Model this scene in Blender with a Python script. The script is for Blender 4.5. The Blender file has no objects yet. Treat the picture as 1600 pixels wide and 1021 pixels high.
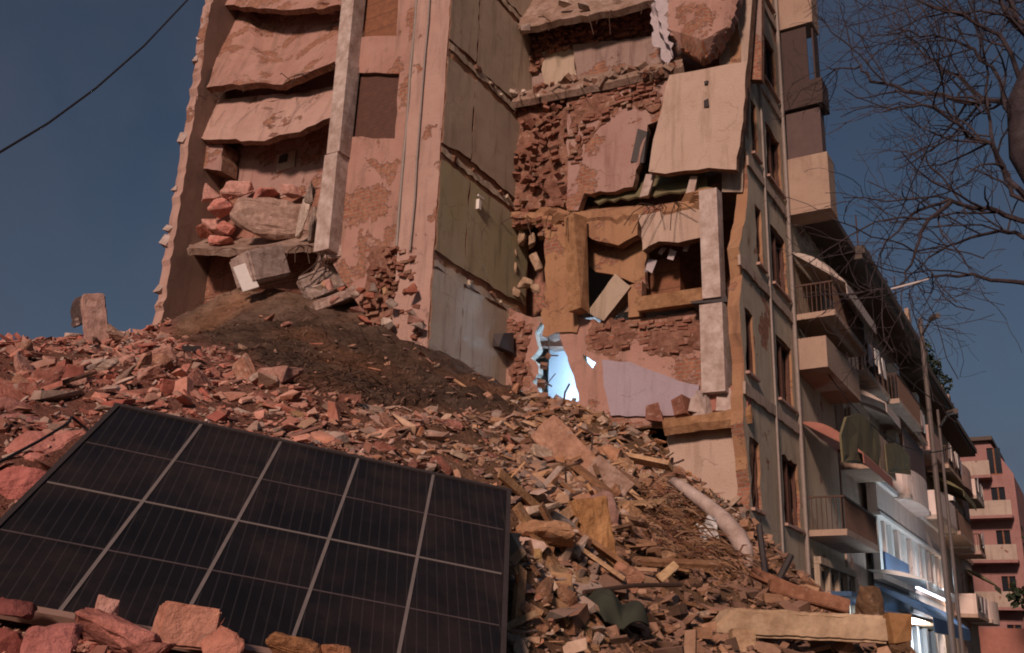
import bpy, bmesh, math, random
import numpy as np
from mathutils import Vector, Matrix, noise, geometry, Euler
random.seed(7); NR = np.random.default_rng(7)
scene = bpy.context.scene
COL = scene.collection
PI = math.pi

# ------------------------------------------------------------------ camera
FPX, CX, CY = 1538.0, 800.0, 510.5
up = np.array([179., 4565., -FPX]); up /= np.linalg.norm(up)
fw = np.array([0, 0, -1.]); yv = fw - up * (fw @ up); yv /= np.linalg.norm(yv)
CM = np.array([np.cross(yv, up), yv, up])
CAM = np.array([0, 0, 1.6])
cd = bpy.data.cameras.new('camera'); cam = bpy.data.objects.new('camera', cd); COL.objects.link(cam)
cd.sensor_width = 36; cd.lens = FPX / 1600 * 36; cd.clip_start = 0.05; cd.clip_end = 600
mw = Matrix([list(CM[i]) + [CAM[i]] for i in range(3)] + [[0, 0, 0, 1]]); cam.matrix_world = mw
scene.camera = cam

# ------------------------------------------------------------------ light
SUN_EL, SUN_DIR = math.radians(25), (-0.36, -0.933)      # the sun stands behind the camera, a little to its left
w = bpy.data.worlds.new('World'); scene.world = w; w.use_nodes = True
nt = w.node_tree; bg = nt.nodes['Background']
sky = nt.nodes.new('ShaderNodeTexSky'); sky.sky_type = 'NISHITA'; sky.sun_disc = False
sky.sun_elevation = SUN_EL; sky.sun_rotation = math.atan2(SUN_DIR[0], SUN_DIR[1])
sky.air_density = 1.0; sky.dust_density = 0.6; sky.ozone_density = 2.0
hs = nt.nodes.new('ShaderNodeHueSaturation'); hs.inputs['Saturation'].default_value = 1.02; hs.inputs['Value'].default_value = 0.64
tc = nt.nodes.new('ShaderNodeTexCoord'); cn = nt.nodes.new('ShaderNodeTexNoise'); cn.inputs['Scale'].default_value = 3.2; cn.inputs['Detail'].default_value = 5; cn.inputs['Roughness'].default_value = .55
nt.links.new(tc.outputs['Generated'], cn.inputs['Vector'])       # thin uneven overcast
cr = nt.nodes.new('ShaderNodeMapRange'); cr.inputs[1].default_value = .35; cr.inputs[2].default_value = .7; cr.inputs[3].default_value = 0; cr.inputs[4].default_value = .75; nt.links.new(cn.outputs['Fac'], cr.inputs[0])
cm = nt.nodes.new('ShaderNodeMix'); cm.data_type = 'RGBA'; cm.inputs[7].default_value = (1.55, 1.72, 2.5, 1)
nt.links.new(cr.outputs[0], cm.inputs[0]); nt.links.new(sky.outputs[0], hs.inputs['Color']); nt.links.new(hs.outputs[0], cm.inputs[6]); nt.links.new(cm.outputs[2], bg.inputs['Color'])
bg.inputs['Strength'].default_value = 0.05
sd = bpy.data.lights.new('sun', 'SUN'); sun = bpy.data.objects.new('sun', sd); COL.objects.link(sun)
sd.energy = 3.3; sd.angle = math.radians(7); sd.color = (1.0, 0.70, 0.575)
sv = Vector((SUN_DIR[0] * math.cos(SUN_EL), SUN_DIR[1] * math.cos(SUN_EL), math.sin(SUN_EL)))
sun.rotation_euler = sv.to_track_quat('Z', 'Y').to_euler()
vs = scene.view_settings; vs.view_transform = 'Standard'; vs.look = 'None'; vs.exposure = -0.06; vs.gamma = 1
scene.cycles.max_bounces = 5; scene.cycles.filter_width = 1.9

# ------------------------------------------------------------------ photo pixels to points of the place
def ray(px, py): return CM @ np.array([px - CX, -(py - CY), -FPX])
def at(px, py, r):
    d = ray(px, py); return Vector(CAM + d * (r / math.hypot(d[0], d[1])))
A2 = ray(1755, 1066); A2[2] = 0; A2 /= np.linalg.norm(A2)
B2 = np.array([-A2[1], A2[0], 0])
P0 = np.array(at(1165, 400, 24)); P0g = P0 * [1, 1, 0]
ANG = math.atan2(A2[1], A2[0])
def W(a, b, z): return Vector(P0g + A2 * a + B2 * b + np.array([0, 0, z]))
def loc(p): q = np.array(p) - P0g; return Vector((q @ A2, q @ B2, q[2]))
def pln(px, py, n, off):
    d = ray(px, py); t = ((P0g + n * off - CAM) @ n) / (d @ n); return loc(CAM + d * t)
def pa(px, py, a=0.0): return pln(px, py, A2, a)          # on the plane a = const (faces the camera's left)
def pb(px, py, b=0.0): return pln(px, py, B2, b)          # on the plane b = const (the street front)
def KA(pts, a=0.0): return [(q.y, q.z) for q in (pa(x, y, a) for x, y in pts)]
def SB(pts, b=0.0): return [(q.x, q.z) for q in (pb(x, y, b) for x, y in pts)]
AF = -3.78; BW = 7.06

# ------------------------------------------------------------------ materials
def mat(name): 
    m = bpy.data.materials.new(name); m.use_nodes = True
    return m, m.node_tree, m.node_tree.nodes['Principled BSDF']
def N(t, k, **kw):
    n = t.nodes.new(k)
    for a, v in kw.items(): setattr(n, a, v)
    return n
def mixc(t, f, c1, c2, mode='MIX'):
    m = N(t, 'ShaderNodeMix', data_type='RGBA', blend_type=mode)
    for s, v in ((m.inputs[0], f), (m.inputs[6], c1), (m.inputs[7], c2)):
        if hasattr(v, 'is_output'): t.links.new(v, s)
        elif isinstance(v, (int, float)): s.default_value = v
        else: s.default_value = (*v, 1)
    return m.outputs[2]
def ramp(t, f, p0, p1):
    r = N(t, 'ShaderNodeMapRange'); r.inputs[1].default_value = p0; r.inputs[2].default_value = p1
    t.links.new(f, r.inputs[0]); return r.outputs[0]
def nz(t, vec, sc, det=5, rough=0.6, off=0):
    n = N(t, 'ShaderNodeTexNoise'); n.inputs['Scale'].default_value = sc; n.inputs['Detail'].default_value = det; n.inputs['Roughness'].default_value = rough
    if off:
        a = N(t, 'ShaderNodeVectorMath', operation='ADD'); a.inputs[1].default_value = (off, off * 1.7, off * .6); t.links.new(vec, a.inputs[0]); vec = a.outputs[0]
    t.links.new(vec, n.inputs['Vector']); return n.outputs['Fac']
def bump(t, b, h, strength, dist):
    n = N(t, 'ShaderNodeBump'); n.inputs['Strength'].default_value = strength; n.inputs['Distance'].default_value = dist
    t.links.new(h, n.inputs['Height']); t.links.new(n.outputs[0], b.inputs['Normal'])
def plaster(name, c1, c2, stain=(.2, .15, .11), expose=None, stain_amt=.5, seed=0, cracks=.6):
    """plaster wall in metres of UV: blotches, streaks, stains, fine cracks, and (expose) patches where brick shows"""
    m, t, b = mat(name); uv = N(t, 'ShaderNodeUVMap').outputs[0]
    mp = N(t, 'ShaderNodeMapping'); t.links.new(uv, mp.inputs[0]); mp.inputs['Location'].default_value = (seed * 3.1, seed * 1.7, seed); v = mp.outputs[0]
    st = N(t, 'ShaderNodeMapping'); t.links.new(v, st.inputs[0]); st.inputs['Scale'].default_value = (3.0, .35, 1)
    col = mixc(t, ramp(t, nz(t, v, .9, 6), .35, .65), c1, c2)
    col = mixc(t, ramp(t, nz(t, st.outputs[0], 1.3, 5), .52, .8), col, stain)
    n2 = ramp(t, nz(t, v, 2.6, 8, .7, 5), .56, .74)
    ms = N(t, 'ShaderNodeMath', operation='MULTIPLY'); ms.inputs[1].default_value = stain_amt; t.links.new(n2, ms.inputs[0])
    col = mixc(t, ms.outputs[0], col, stain)
    fine = nz(t, v, 22, 6, .7)
    col = mixc(t, ramp(t, fine, .2, .8), mixc(t, .35, col, stain), col)
    vor = N(t, 'ShaderNodeTexVoronoi', feature='DISTANCE_TO_EDGE'); vor.inputs['Scale'].default_value = .8
    wa = N(t, 'ShaderNodeVectorMath', operation='MULTIPLY_ADD'); wa.inputs[1].default_value = (.5, .5, .5); t.links.new(v, wa.inputs[2])
    nn = N(t, 'ShaderNodeTexNoise'); nn.inputs['Scale'].default_value = 2.5; t.links.new(v, nn.inputs[0]); t.links.new(nn.outputs['Color'], wa.inputs[0]); t.links.new(wa.outputs[0], vor.inputs['Vector'])
    ck = ramp(t, vor.outputs['Distance'], .012, .0); ck2 = N(t, 'ShaderNodeMath', operation='MULTIPLY'); ckm = N(t, 'ShaderNodeMath', operation='MULTIPLY'); t.links.new(ramp(t, nz(t, v, .7, 4, .6, 13), .5, .62), ckm.inputs[0]); ckm.inputs[1].default_value = cracks; t.links.new(ck, ck2.inputs[0]); t.links.new(ckm.outputs[0], ck2.inputs[1])
    col = mixc(t, ck2.outputs[0], col, tuple(.5 * x for x in stain))
    h = fine
    if expose is not None:
        br = N(t, 'ShaderNodeTexBrick'); t.links.new(v, br.inputs[0]); br.inputs['Scale'].default_value = 1
        br.inputs['Brick Width'].default_value = .26; br.inputs['Row Height'].default_value = .11; br.inputs['Mortar Size'].default_value = .012
        br.inputs['Color1'].default_value = (.30, .11, .07, 1); br.inputs['Color2'].default_value = (.40, .18, .11, 1); br.inputs['Mortar'].default_value = (.30, .24, .19, 1)
        bc = mixc(t, ramp(t, nz(t, v, 7, 6), .4, .75), br.outputs['Color'], (.16, .09, .06))
        mk = ramp(t, nz(t, v, .8, 9, .62, 9), .62 - expose * .3, .64 - expose * .3)
        col = mixc(t, mk, col, bc)
        inv = N(t, 'ShaderNodeMath', operation='MULTIPLY_ADD'); inv.inputs[1].default_value = -1.5; t.links.new(mk, inv.inputs[0]); t.links.new(fine, inv.inputs[2]); h = inv.outputs[0]
    t.links.new(col, b.inputs['Base Color']); b.inputs['Roughness'].default_value = .92
    b.inputs['Specular IOR Level'].default_value = .15
    bump(t, b, h, .7, .03); return m
def rough(name, c1, c2, c3=None, sc=6., bs=.6, bd=.03, ro=.93, spec=.15, attr=None, objcol=False, mul=1.):
    """broken stone, dirt, brick: three tones by noise in object space, or tone from a colour attribute or the object colour"""
    m, t, b = mat(name); v = N(t, 'ShaderNodeTexCoord').outputs['Object']
    f = nz(t, v, sc, 8, .68)
    if attr: base = N(t, 'ShaderNodeAttribute', attribute_name=attr).outputs['Color']
    elif objcol: base = N(t, 'ShaderNodeObjectInfo').outputs['Color']
    else: base = mixc(t, ramp(t, nz(t, v, sc * .3, 5), .38, .62), c1, c2)
    dark = mixc(t, 1., base, (.58, .52, .48), 'MULTIPLY')
    col = mixc(t, ramp(t, f, .66, .36), base, dark)
    if c3: col = mixc(t, ramp(t, nz(t, v, sc * .8, 6, .6, 3), .58, .7), col, c3)
    if attr == 'col' and name == 'debris_bits':   # dust settled on what faces up
        g = N(t, 'ShaderNodeNewGeometry'); sx = N(t, 'ShaderNodeSeparateXYZ'); t.links.new(g.outputs['Normal'], sx.inputs[0])
        dm = N(t, 'ShaderNodeMath', operation='MULTIPLY'); dm.inputs[1].default_value = .40; t.links.new(ramp(t, sx.outputs[2], .1, .9), dm.inputs[0])
        col = mixc(t, dm.outputs[0], col, (.46, .265, .195))
    t.links.new(col, b.inputs['Base Color']); b.inputs['Roughness'].default_value = ro; b.inputs['Specular IOR Level'].default_value = spec
    bump(t, b, nz(t, v, sc * 3, 8, .7), bs, bd); return m
def plain(name, c, ro=.6, metal=0., var=.25, sc=8., spec=.3):
    m, t, b = mat(name); v = N(t, 'ShaderNodeTexCoord').outputs['Object']
    col = mixc(t, ramp(t, nz(t, v, sc, 6, .7), .3, .7), tuple(x * (1 - var) for x in c), c)
    t.links.new(col, b.inputs['Base Color']); b.inputs['Roughness'].default_value = ro; b.inputs['Metallic'].default_value = metal; b.inputs['Specular IOR Level'].default_value = spec
    bump(t, b, nz(t, v, sc * 4, 5), .2, .01); return m
def glow(name, c, s):
    m, t, b = mat(name); b.inputs['Base Color'].default_value = (*c, 1); b.inputs['Emission Color'].default_value = (*c, 1); b.inputs['Emission Strength'].default_value = s; return m
def boards(name, c, period=.12, ro=.75):
    m, t, b = mat(name); uv = N(t, 'ShaderNodeUVMap').outputs[0]
    sx = N(t, 'ShaderNodeSeparateXYZ'); t.links.new(uv, sx.inputs[0])
    d = N(t, 'ShaderNodeMath', operation='DIVIDE'); d.inputs[1].default_value = period; t.links.new(sx.outputs[1], d.inputs[0])
    fr = N(t, 'ShaderNodeMath', operation='FRACT'); t.links.new(d.outputs[0], fr.inputs[0])
    line = ramp(t, fr.outputs[0], .1, .0)
    col = mixc(t, ramp(t, nz(t, uv, 5, 7, .7), .3, .7), tuple(x * .55 for x in c), c)
    col = mixc(t, line, col, tuple(x * .35 for x in c))
    t.links.new(col, b.inputs['Base Color']); b.inputs['Roughness'].default_value = ro
    bump(t, b, fr.outputs[0], .5, .02); return m

M = dict(
 pink=plaster('pink_plaster', (.47, .28, .23), (.40, .22, .175), (.22, .14, .11), .30, .6, 1),
 pinkplain=plaster('pink_plaster_sound', (.46, .31, .27), (.41, .26, .22), (.25, .17, .14), None, .45, 2),
 pier=plaster('pale_pier_plaster', (.52, .35, .29), (.45, .28, .235), (.26, .17, .14), .05, .5, 3),
 red=plaster('red_room_plaster', (.34, .15, .10), (.40, .21, .16), (.17, .09, .06), .35, .6, 4),
 grey=plaster('grey_plaster', (.52, .42, .32), (.45, .36, .28), (.24, .18, .13), None, .45, 5),
 olive=plaster('olive_plaster', (.42, .37, .22), (.46, .39, .28), (.18, .14, .09), None, .5, 6),
 pale=plaster('pale_plaster', (.56, .47, .36), (.48, .40, .31), (.26, .20, .15), None, .6, 7),
 tan=plaster('tan_plaster', (.55, .42, .34), (.50, .37, .30), (.30, .21, .16), None, .4, 8),
 mauve=plaster('mauve_plaster', (.39, .235, .205), (.43, .295, .25), (.22, .12, .10), .38, .5, 9),
 greypink=plaster('grey_pink_plaster', (.36, .27, .24), (.30, .21, .18), (.17, .11, .09), .22, .6, 10),
 ochre=plaster('ochre_plaster', (.42, .25, .14), (.36, .19, .11), (.20, .11, .07), .2, .6, 11),  # on the street front's broken edge this ochre stands for orange light
 spill=plaster('lavender_spill', (.42, .36, .42), (.38, .31, .36), (.26, .20, .20), None, .4, 12),  # lavender tone carries the work lamp's bluish spill
 front=plaster('street_front_render', (.56, .48, .37), (.49, .41, .315), (.27, .21, .16), .02, .5, 13),
 front2=plaster('old_render', (.50, .40, .33), (.43, .33, .27), (.24, .18, .14), .03, .6, 14),
 endwall=plaster('end_wall_plaster', (.30, .20, .16), (.25, .16, .13), (.15, .1, .08), None, .5, 21),
 fascia=plaster('pale_fascia', (.76, .62, .55), (.70, .56, .50), (.40, .30, .25), None, .4, 15),
 farpink=plaster('far_pink_render', (.36, .20, .185), (.31, .165, .15), (.26, .13, .12), None, .4, 16),
 core=rough('broken_core', (.36, .22, .16), (.28, .15, .10), (.42, .33, .27), 5, .9, .05),
 mortar=rough('rough_mortar', (.36, .20, .145), (.26, .13, .095), (.42, .29, .23), 6, .9, .05),
 slab=rough('slab_concrete', (.40, .30, .25), (.33, .23, .18), (.22, .14, .1), 4, .8, .04),
 orange=rough('ochre_concrete', (.42, .25, .14), (.34, .19, .10), (.22, .12, .07), 4, .8, .04),
 brick=rough('brick_bits', (.34, .165, .12), (.27, .125, .09), (.40, .27, .21), 5, .8, .03),
 pale_c=rough('pale_concrete', (.60, .51, .47), (.53, .43, .39), (.38, .28, .24), 3, .6, .03),
 beam=rough('cream_beam', (.62, .47, .32), (.56, .41, .27), (.38, .26, .16), 3, .4, .02),
 stone=rough('chunk_stone', None, None, (.50, .37, .31), 7, .8, .03, objcol=True),
 debris=rough('debris_bits', None, None, None, 9, .7, .02, attr='col'),
 soil=rough('rubble_ground', None, None, None, 2.2, 1., .12, attr='col'),
 wood=rough('raw_timber', (.48, .29, .13), (.40, .22, .10), (.25, .13, .06), 6, .4, .01),
 darkwood=boards('brown_shutter', (.115, .045, .028)),
 brownpanel=boards('brown_panel', (.26, .10, .045), .5),
 roofing=plain('roof_edge', (.11, .085, .07), .8), polepaint=plain('pole_paint', (.13, .105, .095), .6), dark=plain('dark_paint', (.05, .04, .04), .6), iron=plain('rusty_iron', (.10, .06, .045), .7, .3),
 pipe=plain('grey_pipe', (.30, .25, .22), .6), white=plain('white_paint', (.75, .72, .68), .5, var=.1),
 cable=plain('black_cable', (.02, .02, .022), .6), glass=plain('dark_glass', (.02, .022, .028), .12, spec=.6),
 curtain=plain('dim_curtain', (.13, .09, .085), .9, sc=3), cloth=plain('pale_cloth', (.50, .44, .46), .95, sc=5),
 greencloth=plain('dark_green_cloth', (.045, .05, .036), .95, sc=5), redawn=plain('red_awning', (.40, .17, .13), .9, sc=3),
 paleawn=plain('pale_awning', (.56, .47, .42), .9, sc=3), oliveawn=plain('olive_canvas', (.17, .15, .085), .9, sc=3),
 blueawn=plain('blue_awning', (.055, .115, .22), .8, sc=3), bluepanel=plain('blue_sign_board', (.07, .12, .22), .6),
 bark=rough('dark_bark', (.062, .052, .06), (.08, .066, .072), None, 14, .6, .02),
 glintbark=plain('pale_twig_glint', (.62, .56, .54), .6), leaf=plain('dark_leaf', (.03, .045, .022), .8),  # pale twig tone stands for light caught on a branch
 asphalt=rough('asphalt', (.05, .05, .05), (.06, .058, .055), None, 3, .3, .01), lampw=glow('shop_lamp', (.75, .88, 1.), 3.5), lampy=glow('warm_lamp', (1., .72, .5), 7.),
 lampb=glow('work_lamp_face', (.7, .88, 1.), 30.), roomwhite=plain('white_room_paint', (.78, .80, .82), .8, var=.05), bag=plain('plastic_bag', (.62, .60, .58), .3, sc=14, spec=.6),
 balc=plaster('balcony_render', (.46, .34, .26), (.40, .28, .215), (.22, .15, .115), None, .5, 18), balcdark=plain('dim_balcony_screen', (.07, .045, .04), .8),
)
# ------------------------------------------------------------------ objects
def link(o, parent=None):
    COL.objects.link(o)
    if parent is not None: o.parent = parent
    return o
def tag(o, label=None, cat=None, group=None, kind=None):
    if cat and not kind: kind = 'thing'
    for k, v in (('label', label), ('category', cat), ('group', group), ('kind', kind)):
        if v: o[k] = v
    return o
def empty(name, p, rz=0., **kw):
    o = bpy.data.objects.new(name, None); o.location = p; o.rotation_euler = (0, 0, rz); o.empty_display_size = .3
    return tag(link(o), **kw)
class MB:
    def __init__(s): s.v, s.f, s.m, s.uv, s.col = [], [], [], [], []
    def add(s, vs, fs, mi=0, uvs=None):
        o = len(s.v); s.v += [tuple(p) for p in vs]
        for k, f in enumerate(fs):
            s.f.append([i + o for i in f]); s.m.append(mi); s.uv.append(uvs[k] if uvs else None)
    def box(s, c, d, R=None, mi=0, jit=0.):
        c = Vector(c); R = Matrix.Identity(3) if R is None else R if isinstance(R, Matrix) else R.to_matrix(); R = R.to_3x3(); vs = []
        for x in (-.5, .5):
            for y in (-.5, .5):
                for z in (-.5, .5):
                    vs.append(c + R @ Vector((x * d[0] + random.uniform(-jit, jit), y * d[1] + random.uniform(-jit, jit), z * d[2] + random.uniform(-jit, jit))))
        s.add(vs, [(0, 1, 3, 2), (4, 6, 7, 5), (0, 4, 5, 1), (2, 3, 7, 6), (0, 2, 6, 4), (1, 5, 7, 3)], mi)
    def bx(s, x0, x1, y0, y1, z0, z1, mi=0, jit=0.): s.box(((x0 + x1) / 2, (y0 + y1) / 2, (z0 + z1) / 2), (x1 - x0, y1 - y0, z1 - z0), None, mi, jit)
    def tube(s, pts, rad, n=8, mi=0, cap=True):
        pts = [Vector(p) for p in pts]; rad = rad if isinstance(rad, (list, tuple)) else [rad] * len(pts)
        vs, fs = [], []; prev = None
        for i, p in enumerate(pts):
            t = (pts[min(i + 1, len(pts) - 1)] - pts[max(i - 1, 0)]); t = t.normalized() if t.length > 1e-9 else Vector((0, 0, 1))
            if prev is None: u = t.orthogonal().normalized()
            else: u = (prev - t * prev.dot(t)); u = u.normalized() if u.length > 1e-6 else t.orthogonal().normalized()
            prev = u; q = t.cross(u)
            vs += [p + (u * math.cos(2 * PI * k / n) + q * math.sin(2 * PI * k / n)) * rad[i] for k in range(n)]
        for i in range(len(pts) - 1):
            for k in range(n): fs.append((i * n + k, i * n + (k + 1) % n, (i + 1) * n + (k + 1) % n, (i + 1) * n + k))
        if cap: fs += [tuple(range(n))[::-1], tuple(range((len(pts) - 1) * n, len(pts) * n))]
        s.add(vs, fs, mi)
    def mesh(s, name, mats, smooth=False):
        me = bpy.data.meshes.new(name); me.from_pydata(s.v, [], s.f); 
        for m in (mats if isinstance(mats, (list, tuple)) else [mats]): me.materials.append(m)
        me.polygons.foreach_set('material_index', s.m)
        uvl = me.uv_layers.new(name='UVMap'); d = uvl.data
        for p, u in zip(me.polygons, s.uv):
            if u is None:
                n = p.normal; ax = max(range(3), key=lambda i: abs(n[i])); ij = ((1, 2), (0, 2), (0, 1))[ax]
                for li in p.loop_indices: co = me.vertices[me.loops[li].vertex_index].co; d[li].uv = (co[ij[0]], co[ij[1]])
            else:
                for li, q in zip(p.loop_indices, u): d[li].uv = q
        if smooth: me.polygons.foreach_set('use_smooth', [True] * len(me.polygons))
        me.update(); return me
    def build(s, name, mats, parent=None, smooth=False, **kw):
        return tag(link(bpy.data.objects.new(name, s.mesh(name, mats, smooth)), parent), **kw)
def inpoly(x, y, P):
    c = False; j = len(P) - 1
    for i in range(len(P)):
        if (P[i][1] > y) != (P[j][1] > y) and x < (P[j][0] - P[i][0]) * (y - P[i][1]) / (P[j][1] - P[i][1]) + P[i][0]: c = not c
        j = i
    return c
def jagged(P, amt, step):
    out = []
    for i, p in enumerate(P):
        q = P[(i + 1) % len(P)]; L = math.hypot(q[0] - p[0], q[1] - p[1]); n = max(1, int(L / step))
        for k in range(n):
            f = k / n; j = amt if k else amt * .4
            out.append((p[0] + (q[0] - p[0]) * f + random.uniform(-j, j), p[1] + (q[1] - p[1]) * f + random.uniform(-j, j)))
    return out
def wall_mb(mb, outline, holes=(), plane='a', off=0., thick=.25, jag=.0, step=.22, res=.4, warp=.015, mi=0, mi_side=None, tilt=None):
    """a slab of wall in the plane a=off or b=off: outline and holes in metres (along, z), extruded away from the street; edges may be broken"""
    mi_side = mi if mi_side is None else mi_side
    O = jagged(outline, jag, step) if jag else list(outline); H = [jagged(h, jag, step) if jag else list(h) for h in holes]
    pts, edges = [], []
    for L in [O] + H:
        s0 = len(pts); pts += [Vector(p) for p in L]; edges += [(s0 + i, s0 + (i + 1) % len(L)) for i in range(len(L))]
    xs = [p[0] for p in O]; ys = [p[1] for p in O]; x = min(xs) + res / 2
    while x < max(xs):
        y = min(ys) + res / 2
        while y < max(ys):
            px, py = x + random.uniform(-.3, .3) * res, y + random.uniform(-.3, .3) * res
            if inpoly(px, py, O) and not any(inpoly(px, py, h) for h in H): pts.append(Vector((px, py)))
            y += res
        x += res
    vo, _, fo, *_ = geometry.delaunay_2d_cdt(pts, edges, [], 0, 1e-5)
    tris = []
    for f in fo:
        cx = sum(vo[i][0] for i in f) / 3; cy = sum(vo[i][1] for i in f) / 3
        if inpoly(cx, cy, O) and not any(inpoly(cx, cy, h) for h in H):
            a, b, c = (vo[i] for i in f)
            if (b - a).cross(c - a) < 0: f = f[::-1]
            tris.append(tuple(f))
    def P3(p, d): 
        if tilt: d = d + tilt(p[0], p[1])
        return (d, p[0], p[1]) if plane == 'a' else (p[0], d, p[1])
    sg = -1 if plane == 'a' else 1
    fr = [P3(p, off + (noise.noise(Vector((p[0] * 1.3, p[1] * 1.3, off))) * warp + noise.noise(Vector((p[0] * 5, p[1] * 5, off))) * warp * .5 if warp else 0)) for p in vo]
    bk = [P3(p, off + thick) for p in vo]; n = len(vo)
    flip = (lambda f: f[::-1]) if plane == 'a' else (lambda f: f)
    mb.add(fr + bk, [], mi); base = len(mb.v) - 2 * n
    cnt = {}
    for f in tris:
        g = flip(f)
        mb.f.append([base + i for i in g]); mb.m.append(mi); mb.uv.append([(vo[i][0], vo[i][1]) for i in g])
        g = g[::-1]
        mb.f.append([base + n + i for i in g]); mb.m.append(mi_side); mb.uv.append([(vo[i][0], vo[i][1]) for i in g])
        for k in range(3):
            e = (f[k], f[(k + 1) % 3]); cnt[e] = 1
    for (i, j) in list(cnt):
        if (j, i) not in cnt:
            q = [base + j, base + i, base + n + i, base + n + j]; u = [(vo[j][0], vo[j][1]), (vo[i][0], vo[i][1]), (vo[i][0] + thick, vo[i][1] + .03), (vo[j][0] + thick, vo[j][1] + .03)]
            if plane == 'a': q, u = q[::-1], u[::-1]
            mb.f.append(q); mb.m.append(mi_side); mb.uv.append(u)
def wall(name, outline, holes=(), plane='a', off=0., thick=.25, m='pink', side='core', parent=None, **kw):
    lab = kw.pop('label', None)
    mb = MB(); wall_mb(mb, outline, holes, plane, off, thick, mi_side=1, **kw)
    return mb.build(name, [M[m], M[side]], parent, label=lab)
def bricks(name, outline, plane, off, parent, m='brick', depth=.25, bw=.25, bh=.10, miss=.12, out=.12, skew=.16, lab=None):
    """broken brickwork: courses of single bricks, some missing, some pushed out"""
    mb = MB(); xs = [p[0] for p in outline]; ys = [p[1] for p in outline]; row = 0; y = min(ys)
    wall_mb(mb, outline, (), plane, off + .07, max(.06, depth - .1), .09, .13, .16, .16, 2, 1)
    while y < max(ys):
        x = min(xs) - (row % 2) * bw / 2
        while x < max(xs):
            cx, cy = x + bw / 2, y + bh / 2
            if inpoly(cx, cy, outline) and random.random() > miss + .5 * max(0, noise.noise(Vector((cx * .9, cy * .9, off + 3)))):
                d = off + random.uniform(-out, out * .6) + .12 * noise.noise(Vector((cx * 1.2, cy * 1.2, off)))
                R = Euler((random.uniform(-skew, skew), random.uniform(-skew, skew), random.uniform(-skew, skew))).to_matrix()
                w_, h_ = bw * random.uniform(.5, 1.1), bh * random.uniform(.6, 1.05)
                if plane == 'a': mb.box((d + depth / 2, cx, cy), (depth, w_, h_), R, 0 if random.random() < .8 else 1, .012)
                else: mb.box((cx, d + depth / 2, cy), (w_, depth, h_), R, 0 if random.random() < .8 else 1, .012)
            x += bw
        y += bh; row += random.choice((1, 1, 2))
    return mb.build(name, [M[m], M['core'], M['mortar']], parent, label=lab)
def hull(dims, seed, n=16, flat=1.):
    r = random.Random(seed); bm = bmesh.new()
    for i in range(n):
        p = Vector((r.uniform(-1, 1), r.uniform(-1, 1), r.uniform(-1, 1)))
        k = max(abs(p.x), abs(p.y), abs(p.z)); p = p / k * r.uniform(.8, 1.) if r.random() < .8 else p
        bm.verts.new((p.x * dims[0] / 2, p.y * dims[1] / 2, p.z * dims[2] / 2))
    bmesh.ops.convex_hull(bm, input=bm.verts); 
    bmesh.ops.delete(bm, geom=[v for v in bm.verts if not v.link_faces], context='VERTS')
    return bm
def chunk_mesh(name, dims, seed, detail=1, m='stone', n=18, rgh=.05):
    bm = hull(dims, seed, n); sz = max(dims)
    if detail:
        bmesh.ops.dissolve_limit(bm, angle_limit=.12, verts=bm.verts, edges=bm.edges)
        bmesh.ops.bevel(bm, geom=bm.edges[:], offset=sz * .025, segments=1, affect='EDGES')
        bmesh.ops.triangulate(bm, faces=bm.faces)
        for _ in range(detail): bmesh.ops.subdivide_edges(bm, edges=[e for e in bm.edges if e.calc_length() > sz * .12], cuts=1, use_grid_fill=True)
        bmesh.ops.triangulate(bm, faces=bm.faces); bm.normal_update()
        for v in bm.verts:
            q = v.co / sz * 4 + Vector((seed, seed * .7, 0)); v.co += v.normal * sz * rgh * (noise.noise(q) + .6 * noise.noise(q * 2.7))
    me = bpy.data.meshes.new(name); bm.to_mesh(me); bm.free(); me.materials.append(M[m]); return me
def put(name, me, p, rot, col, scale=1., **kw):
    o = bpy.data.objects.new(name, me); o.location = p; o.rotation_euler = rot; o.scale = (scale,) * 3 if isinstance(scale, (int, float)) else scale
    o.color = (*col, 1); return tag(link(o), **kw)

#@@ GROUND
# ------------------------------------------------------------------ solar panel frame of reference (needed by the ground under it)
CELL = .30
Hm = None
def panel_fit():
    g = CELL / .21; C0 = Vector(CAM)
    tl = C0 + (Vector((-1.01, 2.50, 2.18)) - C0) * g; tr = C0 + (Vector((0., 2.74, 2.04)) - C0) * g; bl = C0 + (Vector((-1.01, 1.87, 1.70)) - C0) * g
    x = (tr - tl).normalized(); y = (tl - bl); y = (y - x * y.dot(x)).normalized(); return tl - x * (2 * CELL * .96 * math.tan(math.radians(5.9))), x, y, x.cross(y)
PTL, PX, PY, PN = panel_fit()
def pan(i, j, h=0.): return PTL + PX * (i * CELL - (j - 2.) * CELL * .96 * math.tan(math.radians(5.9))) - PY * (j * CELL * .96) + PN * h

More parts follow.
